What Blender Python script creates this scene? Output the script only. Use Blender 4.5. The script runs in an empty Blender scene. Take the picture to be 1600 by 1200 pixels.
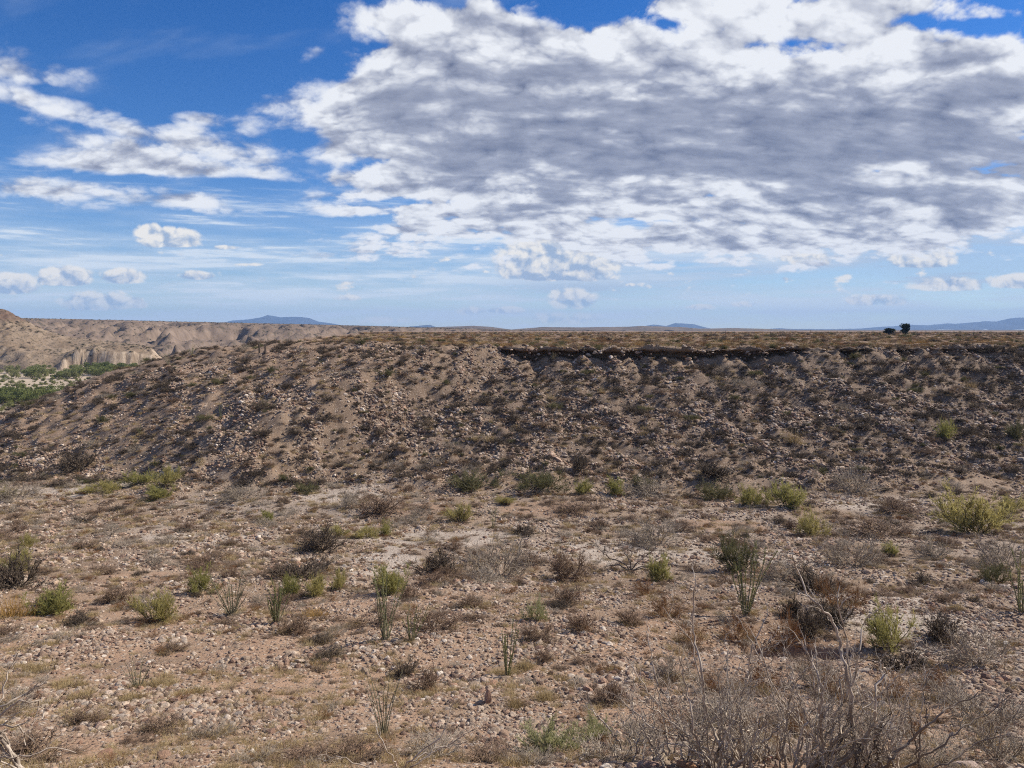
import bpy, bmesh, math, random
import numpy as np
from mathutils import Vector, Matrix, Euler

scene = bpy.context.scene
COL = scene.collection
rad = math.radians

# ---------------------------------------------------------------- camera
cam_data = bpy.data.cameras.new("camera")
cam_data.sensor_fit = 'HORIZONTAL'
cam_data.angle = 2 * math.atan(800 / 1201.0)
cam_data.clip_start = 0.05
cam_data.clip_end = 60000
cam = bpy.data.objects.new("camera", cam_data)
cam.location = (0, 0, 0)                       # the eye is the origin; the hillside is 1.65 m below it
cam.rotation_euler = (rad(90 - 4.05), 0, 0)
COL.objects.link(cam)
scene.camera = cam

# ---------------------------------------------------------------- sun, exposure
SUN_EL, SUN_AZ = rad(40), rad(67)              # azimuth clockwise from the view direction (+y)
sun_data = bpy.data.lights.new("sun", 'SUN')
sun_data.energy = 5.0
sun_data.angle = rad(0.53)
sun_data.color = (1.0, 0.91, 0.78)
sun = bpy.data.objects.new("sun", sun_data)
sdir = Vector((math.sin(SUN_AZ) * math.cos(SUN_EL), math.cos(SUN_AZ) * math.cos(SUN_EL), math.sin(SUN_EL)))
sun.rotation_euler = sdir.to_track_quat('Z', 'Y').to_euler()
COL.objects.link(sun)
scene.view_settings.view_transform = 'Standard'
scene.view_settings.look = 'None'
scene.view_settings.exposure = 0.50
scene.view_settings.gamma = 1.0
scene.view_settings.use_curve_mapping = False
scene.cycles.filter_width = 1.1
scene.cycles.use_denoising = False
scene.cycles.max_bounces = 6
scene.cycles.diffuse_bounces = 3
scene.cycles.transparent_max_bounces = 8
scene.cycles.volume_bounces = 0
scene.cycles.caustics_reflective = False
scene.cycles.caustics_refractive = False

# ---------------------------------------------------------------- sky: clouds computed per direction
PITCH = math.radians(4.05)
FPX = 1201.0

def _hash(ix, iy, seed):
    h = (ix.astype(np.int64) * 374761393 + iy.astype(np.int64) * 668265263 + seed * 974634777) & 0x7fffffff
    h = (h ^ (h >> 13)) * 1274126177 & 0x7fffffff
    return (h ^ (h >> 16)) & 0x7fffffff

_GA = np.linspace(0, 2 * np.pi, 256, endpoint=False)
_GX, _GY = np.cos(_GA).astype(np.float32), np.sin(_GA).astype(np.float32)

def pnoise(x, y, seed=0):
    """gradient noise, about -0.7..0.7"""
    x0, y0 = np.floor(x), np.floor(y)
    fx, fy = (x - x0).astype(np.float32), (y - y0).astype(np.float32)
    ix, iy = x0.astype(np.int64), y0.astype(np.int64)
    ux = fx * fx * fx * (fx * (fx * 6 - 15) + 10)
    uy = fy * fy * fy * (fy * (fy * 6 - 15) + 10)
    def g(dx, dy):
        h = _hash(ix + dx, iy + dy, seed) & 255
        return _GX[h] * (fx - dx) + _GY[h] * (fy - dy)
    a = g(0, 0); b = g(1, 0); c = g(0, 1); d = g(1, 1)
    a = a + (b - a) * ux
    c = c + (d - c) * ux
    return a + (c - a) * uy

def fbm(x, y, octaves=5, seed=0, gain=0.5, lac=2.03, ridge=False, billow=False):
    s = np.zeros(np.shape(x), np.float32); amp = 1.0; tot = 0.0
    for o in range(octaves):
        n = pnoise(x, y, seed + o * 17)
        if ridge: n = 0.6 - 2.0 * np.abs(n)
        if billow: n = 2.0 * np.abs(n) - 0.5
        s += amp * n; tot += amp; amp *= gain
        x, y = x * lac * 0.8 - y * lac * 0.6 + 3.7, x * lac * 0.6 + y * lac * 0.8 + 1.3
    return s / tot * 1.6

def worley(x, y, octaves=3, seed=0, gain=0.5, lac=2.1):
    """rounded heaps: 1 at a cell's centre, 0 in the creases between cells"""
    tot = 0.0; amp = 1.0; s = np.zeros(np.shape(x), np.float32)
    for o in range(octaves):
        x0, y0 = np.floor(x), np.floor(y)
        fx, fy = (x - x0).astype(np.float32), (y - y0).astype(np.float32)
        ix, iy = x0.astype(np.int64), y0.astype(np.int64)
        best = np.full(np.shape(x), 9.0, np.float32)
        for j in (-1, 0, 1):
            for i in (-1, 0, 1):
                h = _hash(ix + i, iy + j, seed + o * 31)
                px = (h & 1023) * np.float32(1 / 1024.0) + i - fx
                py = ((h >> 10) & 1023) * np.float32(1 / 1024.0) + j - fy
                best = np.minimum(best, px * px + py * py)
        s += amp * np.clip(1 - best * 1.25, 0, 1); tot += amp; amp *= gain
        x, y = x * lac + 5.2, y * lac + 2.9
    return s / tot

def sstep(a, b, x):
    t = np.clip((x - a) / (b - a), 0, 1)
    return t * t * (3 - 2 * t)

def blob(u, v, cu, cv, ru, rv, ang=0.0, p=2.0):
    c, s = math.cos(math.radians(ang)), math.sin(math.radians(ang))
    x, y = u - cu, v - cv
    a, b = (x * c + y * s) / ru, (-x * s + y * c) / rv
    return np.exp(-(a * a + b * b) ** (p / 2))

def sky_clouds(az, el, fine=8):
    """premultiplied-free RGBA (linear colour of cloud, cover) for directions az, el in radians"""
    dx, dy, dz = np.sin(az) * np.cos(el), np.cos(az) * np.cos(el), np.sin(el)
    cf = np.maximum(dy * math.cos(PITCH) - dz * math.sin(PITCH), 0.12)
    # tangent-plane bearings of the direction, in the photograph's own pixel scale
    u = np.clip(800 + FPX * dx / cf, -2500, 4100)
    v = np.clip(600 - FPX * (dy * math.sin(PITCH) + dz * math.cos(PITCH)) / cf, -1500, 620)
    behind = sstep(0.5, 0.1, dy)
    # ---------- layer 1: broken stratocumulus deck; a flattened dome keeps heaps rounded towards the horizon
    q = 1.0 / (np.maximum(dz, 0) + 0.30)
    hl = np.sqrt(np.maximum(dx * dx + dy * dy, 1e-6))
    X, Y = (dx / hl * q).astype(np.float32), (dy / hl * q).astype(np.float32)
    wx = fbm(X * 3.0, Y * 3.0, 4, 5); wy = fbm(X * 3.0 + 9, Y * 3.0 + 4, 4, 7)
    Xw, Yw = X + 0.05 * wx, Y + 0.05 * wy
    big = fbm(Xw * 4.6, Yw * 5.6, 4, 11)
    det = fbm(Xw * 15, Yw * 15, fine, 23, gain=0.66)
    def heaps(ox, oy):
        hx, hy = X + 0.030 * wx + 0.010 * det + ox, Y + 0.030 * wy + 0.010 * det + oy
        return worley(hx * 9.0, hy * 12.0, 4, 41, gain=0.52)
    puff = heaps(0, 0)
    puff2 = heaps(0.022, -0.050)                    # towards the light: up and to the right
    puff3 = heaps(0.050, -0.110)
    lump = fbm(Xw * 4.0, Yw * 12.0, 5, 57, gain=0.5)
    cov = np.full(u.shape, -0.74, np.float32)
    B = lambda *a, **k: blob(u, v, *a, **k)
    cov += 1.35 * B(1190, 205, 560, 165, 0, p=4)
    cov += 0.85 * B(880, 140, 330, 90, 8, p=3)
    cov += 0.85 * B(600, 178, 210, 60, -4, p=3)
    cov += 0.80 * B(690, 80, 130, 70, 0) + 0.55 * B(640, 20, 110, 30) + 0.8 * B(560, 165, 200, 40, -4, p=3) + 0.45 * B(800, 40, 160, 40)
    cov += 0.78 * B(520, 290, 120, 26, 2)
    cov += 0.90 * B(690, 260, 180, 60, 10) + 0.55 * B(800, 300, 220, 50)
    cov += 0.7 * B(560, 328, 90, 12, 2)
    cov += 0.62 * B(490, 79, 30, 11)
    cov += 0.7 * B(312, 183, 50, 11, 6)
    cov += 0.80 * B(60, 105, 120, 34, 5)
    cov += 1.0 * B(90, 172, 190, 34, 14)
    cov += 1.0 * B(245, 242, 240, 44, 4, p=3)
    cov += 0.66 * B(190, 262, 160, 16, 5)
    cov += 1.0 * B(160, 308, 230, 24, 6)
    cov += 0.62 * B(320, 318, 60, 18, 12)
    cov += 0.72 * B(1250, 12, 520, 60, 0, p=3)
    cov += 0.55 * B(1540, 110, 220, 70, 0)
    cov -= 0.75 * B(470, 225, 46, 70, 0) + 0.6 * B(330, 135, 150, 44, 16) + 0.75 * B(300, 283, 240, 9, 3) + 0.6 * B(170, 208, 200, 9, 13) + 0.5 * B(60, 138, 120, 8, 10) + 0.55 * B(600, 252, 110, 10, -8) + 0.5 * B(640, 316, 130, 8, 0) + 0.7 * B(380, 350, 160, 16, 0) + 0.4 * B(1000, 345, 200, 10)
    cov -= 0.95 * B(905, 12, 90, 26, -3) + 0.65 * B(1515, 44, 80, 17, 5) + 0.55 * B(1040, 38, 42, 18, 15)
    cov += 0.62 * B(1400, 335, 320, 40, -2, p=3) + 0.35 * B(880, 352, 220, 22)
    cov += 0.52 * B(1330, 388, 420, 24, -1, p=3) + 0.45 * B(700, 402, 220, 13) + 0.40 * B(1050, 418, 240, 12) + 0.35 * B(420, 398, 160, 9)
    cov += 0.6 * B(560, 378, 110, 20, 4) + 0.6 * B(700, 362, 120, 16) + 0.5 * B(560, 405, 60, 10) + 0.4 * B(1450, 350, 200, 14, -3) + 0.45 * B(1000, 372, 160, 26)
    cov = cov * (1 - behind) + behind * (-0.30)
    cov = np.where((u < -250) | (v < -250), np.maximum(cov, -0.38 + 0.25 * big), cov)
    d = cov + 0.80 * big + 0.40 * det + 0.78 * (puff - 0.42)
    left = sstep(640, 430, u) * (1 - behind)
    a1 = sstep(-0.06 - 0.10 * left, 0.34 + 0.42 * left, d)
    thick = np.maximum(d, 0)
    core = B(1170, 235, 480, 85, 1, p=3) + 0.55 * B(1500, 215, 260, 110) + 0.35 * B(720, 215, 160, 50, 8) - 0.45 * B(1000, 70, 700, 55)
    core = core * (1 - behind) + 0.3 * behind
    dark = sstep(0.10, 1.35, 0.40 * thick + 0.66 * core + 1.15 * lump + 0.30 * big - 0.25 * (puff - 0.45))
    relief = np.clip((puff - puff2) * 1.0 + (puff - puff3) * 0.8, -1, 1)
    streak = fbm(X * 6.0, Y * 20.0, 6, 61, gain=0.6)
    lum = 0.94 - 0.53 * dark + 0.56 * relief * (1 - 0.78 * dark) + 0.20 * streak * (0.3 + dark) + 0.20 * (puff - 0.5) * (1 - 0.6 * dark) + 0.12 * det * (1 - 0.5 * dark)
    lum -= 0.20 * sstep(0.30, 1.0, thick) * (1 - dark) + left * (0.05 - 0.25 * det - 0.10 * streak)
    lum = np.clip(lum, 0.22, 1.06)
    # ---------- layer 2: low streaks and veils towards the horizon
    st = fbm(az * 5.0, el * 55, 6, 71, gain=0.6)
    st2 = fbm(az * 9.0, el * 130, 5, 73, gain=0.6)
    veil = 0.86 * sstep(math.radians(11.0), math.radians(1.0), el) * (0.72 + 0.9 * st)
    veil += 0.62 * sstep(0.0, 0.45, st + 0.45 * st2 - 0.04) * sstep(math.radians(13), math.radians(6), el)
    veil += 0.16 * sstep(0.05, 0.6, fbm(X * 2.4 + 1.8 * Y, Y * 7.0, 5, 79)) * sstep(0, 0.2, el)
    veil += (0.75 * B(1180, 376, 430, 40, -2, p=3) + 0.35 * B(1000, 430, 300, 30) + 0.25 * B(1500, 480, 300, 20)) * (0.75 + 1.2 * st) + 0.22 * B(120, 410, 200, 30)
    veil = np.clip(veil, 0, 0.86)
    # ---------- layer 3: cumulus heaps near the horizon
    bx = (u / 36.0).astype(np.float32); by = (v / 30.0).astype(np.float32)
    w1 = fbm(bx * 0.8, by * 0.8, 4, 83); w2 = fbm(bx * 0.8 + 7, by * 0.8 + 3, 4, 85)
    wb = fbm(bx * 3.2, by * 3.2, 3, 87)
    qx, qy = bx * 1.1 + 0.35 * w1 + 0.06 * wb, by * 1.1 + 0.35 * w2 + 0.06 * wb
    cu = worley(qx, qy, 4, 91, gain=0.5)
    cu_s = worley(qx + 0.20, qy - 0.24, 4, 91, gain=0.5)
    m = np.full(u.shape, -0.9, np.float32); hi_ = np.zeros(u.shape, np.float32)
    for (cu_, cv_, ru, rv, base, w) in CUMULUS:
        k = 1.65 * w * blob(u, v, cu_, cv_, ru * 1.15, rv * 1.15, 0, p=2.6) * sstep(base + 4, base - 5, v + 3 * w1)
        hi_ = np.where(-0.9 + k > m, np.clip((base - v) / (1.6 * rv), 0, 1), hi_)
        m = np.maximum(m, -0.9 + k)
    dc = m + 0.75 * (cu - 0.40) + 0.10 * w1 + 0.05 * wb
    sc = fbm(az * 26, el * 60, 5, 101, gain=0.55)
    band = sstep(0.012, 0.045, el) * sstep(0.145, 0.075, el)
    dc = np.maximum(dc, band * (1.3 * sc + 0.55 * (cu - 0.45)) - 0.62 + 0.15 * w1)
    low = sstep(0.0, 0.06, el)
    a3 = sstep(-0.10, 0.34, dc) * (0.50 + 0.48 * low)
    cu_t = worley(qx + 0.10, qy - 0.42, 3, 91, gain=0.5)
    lum3 = 0.54 + 0.40 * hi_ + 0.75 * np.clip(cu - cu_s, -0.4, 0.35) + 0.5 * np.clip(cu - cu_t, -0.3, 0.3) + 0.22 * (cu - 0.45) - 0.20 * sstep(0.4, 1.0, dc) * (0.5 + w2) + 0.1 * sc
    lum3 = np.clip(lum3, 0.36, 1.03)
    # ---------- colours (linear); the shaded parts of a deck are slate violet, the rims white
    def ramp(l):
        l = l[..., None]
        lo = np.array([0.150, 0.178, 0.275]); mid = np.array([0.36, 0.39, 0.49]); hi = np.array([0.84, 0.86, 0.90])
        t1 = np.clip((l - 0.22) / 0.38, 0, 1); t2 = np.clip((l - 0.60) / 0.42, 0, 1)
        return (lo + (mid - lo) * t1) * (1 - t2) + hi * t2
    c1 = ramp(lum)
    warm = np.array([0.93, 0.89, 0.82]); cool = np.array([0.36, 0.46, 0.62])
    t3 = np.clip((lum3 - 0.45) / 0.5, 0, 1)[..., None]
    c3 = cool * (1 - t3) + warm * t3
    shade_r = (0.62 * B(1540, 405, 250, 52, 0, p=3) + 0.5 * B(900, 452, 140, 16) + 0.35 * B(1180, 430, 200, 30))[..., None]
    cv_ = np.array([0.76, 0.83, 0.90]) * (1 - shade_r) + np.array([0.22, 0.33, 0.52]) * shade_r
    grey = np.clip(0.45 - 1.3 * st - 0.6 * st2, 0, 1)[..., None] * sstep(math.radians(1.0), math.radians(4.0), el)[..., None]
    cv_ = cv_ * (1 - grey) + np.array([0.46, 0.58, 0.74]) * grey
    # composite far to near: veil, cumulus, deck
    A = np.clip(np.maximum(veil, 1.1 * shade_r[..., 0]), 0, 0.9); C = np.broadcast_to(cv_, A.shape + (3,)) * A[..., None]
    for a, c in ((a3 * 0.96, c3), (a1 * 0.985, c1)):
        C = C * (1 - a[..., None]) + c * a[..., None]
        A = A + a - A * a
    C = C / np.maximum(A, 1e-4)[..., None]
    return np.concatenate([C, A[..., None]], -1).astype(np.float32)

# clusters of cumulus: bearing, height, half sizes and level of the flat base
CUMULUS = [(872, 410, 90, 55, 440, 1.0), (835, 375, 30, 30, 420, 0.9), (940, 412, 44, 14, 428, 0.9), (960, 372, 60, 14, 388, 0.8),
           (1440, 402, 52, 20, 420, 1.0), (1268, 408, 30, 14, 418, 0.95), (1230, 392, 20, 16, 412, 0.9),
           (265, 374, 48, 18, 388, 1.0), (232, 362, 22, 14, 384, 0.9), (355, 387, 26, 5, 392, 0.7), (392, 414, 28, 4, 418, 0.6),
           (100, 434, 45, 18, 448, 1.0), (20, 444, 40, 18, 462, 0.95), (190, 432, 40, 14, 446, 0.85), (150, 474, 60, 18, 486, 0.9), (210, 476, 22, 14, 484, 0.8),
           (306, 432, 30, 10, 438, 0.8), (545, 466, 26, 7, 472, 0.6), (740, 486, 30, 9, 498, 0.6), (790, 486, 34, 8, 492, 0.8),
           (895, 468, 40, 18, 486, 0.8), (1370, 470, 60, 12, 480, 0.7), (1480, 446, 60, 14, 456, 0.85), (1590, 440, 50, 14, 452, 0.85), (1095, 480, 24, 7, 486, 0.7),
           (1160, 476, 34, 8, 482, 0.5), (880, 498, 80, 12, 512, 0.6), (600, 500, 50, 9, 512, 0.55), (985, 446, 10, 5, 450, 0.7),
           (1700, 430, 60, 16, 446, 0.8), (-90, 440, 60, 22, 460, 0.9), (-240, 455, 70, 14, 468, 0.8), (1830, 455, 60, 14, 470, 0.8)]
# ---------------------------------------------------------------- world: Nishita sky with the computed clouds over it
def make_image(name, w, h, az0, az1, el0, el1, fine):
    az = np.radians(np.linspace(az0, az1, w, endpoint=False) + (az1 - az0) / w / 2)
    el = np.radians(np.linspace(el0, el1, h, endpoint=False) + (el1 - el0) / h / 2)
    A, E = np.meshgrid(az, el)
    px = sky_clouds(A, E, fine)
    img = bpy.data.images.new(name, w, h, alpha=True, float_buffer=True)
    img.colorspace_settings.name = 'Non-Color'
    img.alpha_mode = 'CHANNEL_PACKED'
    img.pixels.foreach_set(px.ravel())
    img.update()
    return img

FR = (-52.0, 52.0, -1.0, 33.0)
img_front = make_image("cloud_front", 2300, 750, *FR, 10)
img_all = make_image("cloud_dome", 900, 225, -180.0, 180.0, 0.0, 90.0, 6)

world = bpy.data.worlds.new("World")
scene.world = world
world.use_nodes = True
wn, wl = world.node_tree.nodes, world.node_tree.links
wn.clear()
SKY_STRENGTH = 0.10
def wnode(t, **k):
    n = wn.new(t)
    for a, b in k.items(): setattr(n, a, b)
    return n
def wmath(op, a, b=None, c=None):
    n = wnode('ShaderNodeMath', operation=op)
    for i, x in enumerate((a, b, c)):
        if x is None: continue
        if isinstance(x, (int, float)): n.inputs[i].default_value = x
        else: wl.new(x, n.inputs[i])
    return n.outputs[0]
tc = wnode('ShaderNodeTexCoord')
sep = wnode('ShaderNodeSeparateXYZ')
nrm = wnode('ShaderNodeVectorMath', operation='NORMALIZE')
wl.new(tc.outputs['Generated'], nrm.inputs[0])
wl.new(nrm.outputs[0], sep.inputs[0])
az_s = wmath('ARCTAN2', sep.outputs[0], sep.outputs[1])
el_s = wmath('ARCSINE', sep.outputs[2])
def uv(az0, az1, el0, el1):
    cb = wnode('ShaderNodeCombineXYZ')
    wl.new(wmath('MULTIPLY_ADD', az_s, 1 / rad(az1 - az0), -az0 / (az1 - az0)), cb.inputs[0])
    wl.new(wmath('MULTIPLY_ADD', el_s, 1 / rad(el1 - el0), -el0 / (el1 - el0)), cb.inputs[1])
    return cb.outputs[0]
def inside(az0, az1, el0, el1):
    a = wmath('MULTIPLY', wmath('GREATER_THAN', az_s, rad(az0 + .2)), wmath('LESS_THAN', az_s, rad(az1 - .2)))
    b = wmath('MULTIPLY', wmath('GREATER_THAN', el_s, rad(el0 + .2)), wmath('LESS_THAN', el_s, rad(el1 - .2)))
    return wmath('MULTIPLY', a, b)
t1 = wnode('ShaderNodeTexImage', image=img_front, extension='EXTEND', interpolation='Linear')
t2 = wnode('ShaderNodeTexImage', image=img_all, extension='EXTEND', interpolation='Linear')
wl.new(uv(*FR), t1.inputs[0])
wl.new(uv(-180, 180, 0, 90), t2.inputs[0])
mask = inside(*FR)
def wmix(fac, a, b):
    n = wnode('ShaderNodeMix', data_type='RGBA')
    wl.new(fac, n.inputs[0]); wl.new(a, n.inputs[6]); wl.new(b, n.inputs[7])
    return n.outputs[2]
ccol = wmix(mask, t2.outputs['Color'], t1.outputs['Color'])
am = wnode('ShaderNodeMix', data_type='FLOAT')
wl.new(mask, am.inputs[0]); wl.new(t2.outputs['Alpha'], am.inputs[2]); wl.new(t1.outputs['Alpha'], am.inputs[3])
sc = wnode('ShaderNodeVectorMath', operation='SCALE')
wl.new(ccol, sc.inputs[0]); sc.inputs[3].default_value = 0.75 / SKY_STRENGTH
sky = wnode('ShaderNodeTexSky', sky_type='NISHITA', sun_disc=False, sun_elevation=SUN_EL, sun_rotation=SUN_AZ,
            altitude=1200.0, air_density=1.0, dust_density=0.1, ozone_density=4.0)
bg = wnode('ShaderNodeBackground')
bg.inputs['Strength'].default_value = SKY_STRENGTH
hs = wnode('ShaderNodeHueSaturation')
hs.inputs['Hue'].default_value = 0.512; hs.inputs['Saturation'].default_value = 1.32; hs.inputs['Value'].default_value = 0.84
wl.new(sky.outputs[0], hs.inputs['Color'])
wl.new(wmix(am.outputs[0], hs.outputs[0], sc.outputs[0]), bg.inputs['Color'])
wo = wnode('ShaderNodeOutputWorld')
wl.new(bg.outputs[0], wo.inputs['Surface'])
# ---------------------------------------------------------------- helpers for meshes, materials, tags
def mesh_from(name, verts, faces, smooth=True, mat=None, mats=None, mi=None):
    """verts (N,3); faces (M,3) or (M,4) or a list of such arrays"""
    me = bpy.data.meshes.new(name)
    fl = faces if isinstance(faces, list) else [faces]
    fl = [np.asarray(f, np.int32) for f in fl if len(f)]
    verts = np.asarray(verts, np.float32)
    me.vertices.add(len(verts)); me.vertices.foreach_set('co', verts.ravel())
    tot = np.concatenate([np.full(len(f), f.shape[1], np.int32) for f in fl])
    idx = np.concatenate([f.ravel() for f in fl])
    me.loops.add(len(idx)); me.loops.foreach_set('vertex_index', idx)
    me.polygons.add(len(tot))
    me.polygons.foreach_set('loop_start', np.concatenate([[0], np.cumsum(tot)[:-1]]).astype(np.int32))
    if mi is not None: me.polygons.foreach_set('material_index', np.asarray(mi, np.int32))
    me.polygons.foreach_set('use_smooth', np.full(len(tot), smooth))
    for m in (mats or ([mat] if mat else [])): me.materials.append(m)
    me.update(calc_edges=True); me.validate()
    return me

def link(name, me, loc=(0, 0, 0), rot=(0, 0, 0), scale=(1, 1, 1), parent=None):
    o = bpy.data.objects.new(name, me)
    COL.objects.link(o)
    o.location, o.rotation_euler, o.scale = loc, rot, scale
    if parent: o.parent = parent
    return o

def tag(o, label=None, cat=None, group=None, kind=None):
    if label: o['label'] = label
    if cat: o['category'] = cat
    if group: o['group'] = group
    if kind: o['kind'] = kind
    return o

def copy_tree(o, parent=None):
    c = o.copy(); COL.objects.link(c)
    if parent: c.parent = parent
    for ch in o.children: copy_tree(ch, c)
    return c

def grid_faces(nr, nc):
    a = (np.arange(nr - 1)[:, None] * nc + np.arange(nc - 1)[None, :]).ravel()
    return np.stack([a, a + 1, a + nc + 1, a + nc], 1)

class Nodes:
    def __init__(self, name, rough=0.95, spec=0.15):
        self.m = bpy.data.materials.new(name); self.m.use_nodes = True
        self.n, self.l = self.m.node_tree.nodes, self.m.node_tree.links
        self.b = self.n['Principled BSDF']
        self.b.inputs['Roughness'].default_value = rough
        self.b.inputs['Specular IOR Level'].default_value = spec
    def node(self, t, **k):
        x = self.n.new(t)
        for a, b in k.items(): setattr(x, a, b)
        return x
    def put(self, sock, v):
        if isinstance(v, bpy.types.NodeSocket): self.l.new(v, sock)
        elif isinstance(v, (tuple, list)) and len(v) == 3 and sock.type == 'RGBA': sock.default_value = (*v, 1)
        else: sock.default_value = v
    def pos(self):
        return self.node('ShaderNodeNewGeometry').outputs['Position']
    def obj(self):
        return self.node('ShaderNodeTexCoord').outputs['Object']
    def rnd(self):
        return self.node('ShaderNodeObjectInfo').outputs['Random']
    def attr(self, name):
        return self.node('ShaderNodeAttribute', attribute_name=name)
    def noise(self, vec, scale, detail=4, rough=0.6, dist=0.0):
        x = self.node('ShaderNodeTexNoise'); self.put(x.inputs['Vector'], vec)
        for k, v in (('Scale', scale), ('Detail', detail), ('Roughness', rough), ('Distortion', dist)): x.inputs[k].default_value = v
        return x.outputs['Fac']
    def voronoi(self, vec, scale, feature='F1'):
        x = self.node('ShaderNodeTexVoronoi', feature=feature); self.put(x.inputs['Vector'], vec); x.inputs['Scale'].default_value = scale
        return x
    def math(self, op, a, b=0.0, c=0.0, clamp=False):
        x = self.node('ShaderNodeMath', operation=op, use_clamp=clamp)
        for i, v in enumerate((a, b, c)): self.put(x.inputs[i], v)
        return x.outputs[0]
    def rng(self, v, a, b, c=0.0, d=1.0):
        x = self.node('ShaderNodeMapRange', interpolation_type='SMOOTHSTEP')
        for i, k in enumerate((v, a, b, c, d)): self.put(x.inputs[i], k)
        return x.outputs[0]
    def mix(self, f, a, b, blend='MIX'):
        x = self.node('ShaderNodeMix', data_type='RGBA', blend_type=blend)
        self.put(x.inputs[0], f); self.put(x.inputs[6], a); self.put(x.inputs[7], b)
        return x.outputs[2]
    def ramp(self, f, stops):
        x = self.node('ShaderNodeValToRGB'); e = x.color_ramp.elements
        while len(e) < len(stops): e.new(0.5)
        for el, (p, c) in zip(e, stops): el.position = p; el.color = (*c, 1)
        self.put(x.inputs[0], f)
        return x.outputs[0]
    def bump(self, h, strength=0.5, dist=0.05, normal=None):
        x = self.node('ShaderNodeBump'); self.put(x.inputs['Height'], h)
        x.inputs['Strength'].default_value = strength; x.inputs['Distance'].default_value = dist
        if normal is not None: self.l.new(normal, x.inputs['Normal'])
        return x.outputs[0]
    def out(self, col, normal=None):
        self.put(self.b.inputs['Base Color'], col)
        if normal is not None: self.l.new(normal, self.b.inputs['Normal'])
        return self.m

# ---------------------------------------------------------------- the shape of the land
_PY = np.array([-60, -25, -6, 0, 3, 6, 9, 15, 22, 34, 45, 55, 66, 72, 100, 140, 200, 2000.])
_PZ = np.array([-0.6, -1.0, -1.5, -1.65, -2.15, -3.75, -5.25, -7.35, -8.95, -10.95, -12.2, -13.0, -13.55, -13.75, -21, -30, -34, -34.])
def _smooth_interp(x, xp, fp):
    i = np.clip(np.searchsorted(xp, x) - 1, 0, len(xp) - 2)
    m = np.gradient(fp, xp)
    h = xp[i + 1] - xp[i]; t = np.clip((x - xp[i]) / h, 0, 1)
    return ((2 * t**3 - 3 * t**2 + 1) * fp[i] + (t**3 - 2 * t**2 + t) * h * m[i]
            + (-2 * t**3 + 3 * t**2) * fp[i + 1] + (t**3 - t**2) * h * m[i + 1])

MESA_Z = -2.3
def rim_y(x):
    x = np.asarray(x, float)
    return 97.0 + 3.4 * pnoise(x / 17.0, x * 0 + 3.3, 201) + 1.7 * pnoise(x / 4.5, x * 0 + 1.7, 203) + 0.9 * pnoise(x / 1.7, x * 0 + 5.7, 205)

def mesa_dist(x, y):
    """distance outside the mesa's flat top (0 on it)"""
    yy = y - (rim_y(x) - 97.0) * sstep(-14, 2, x) * np.exp(-np.clip(95.5 - y, 0, 60) / 5.0)
    P = [(1500., 97.), (-5., 97.), (-38., 125.), (-79., 395.), (-170., 950.)]
    d = np.full(np.shape(x), 1e9)
    for (ax, ay), (bx, by) in zip(P[:-1], P[1:]):
        ex, ey = bx - ax, by - ay
        t = np.clip(((x - ax) * ex + (yy - ay) * ey) / (ex * ex + ey * ey), 0, 1)
        d = np.minimum(d, np.hypot(x - ax - t * ex, yy - ay - t * ey))
    yb = np.interp(-x, [-1500, 5, 38, 79, 170, 172], [97, 97, 125, 395, 950, 9000])
    return np.where(yy > yb, -d, d)

def scarp_h(x):
    e = sstep(-4, 3, x) * (1 - (0.62 + 0.5 * pnoise(x / 5.0, x * 0 + 2.9, 215)) * sstep(27, 40, x))
    return e * np.clip(1.30 + 1.6 * pnoise(x / 6.0, x * 0 + 8.1, 211) + 1.3 * pnoise(x / 1.7, x * 0 + 3.1, 213), 0.1, 2.0)

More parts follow.
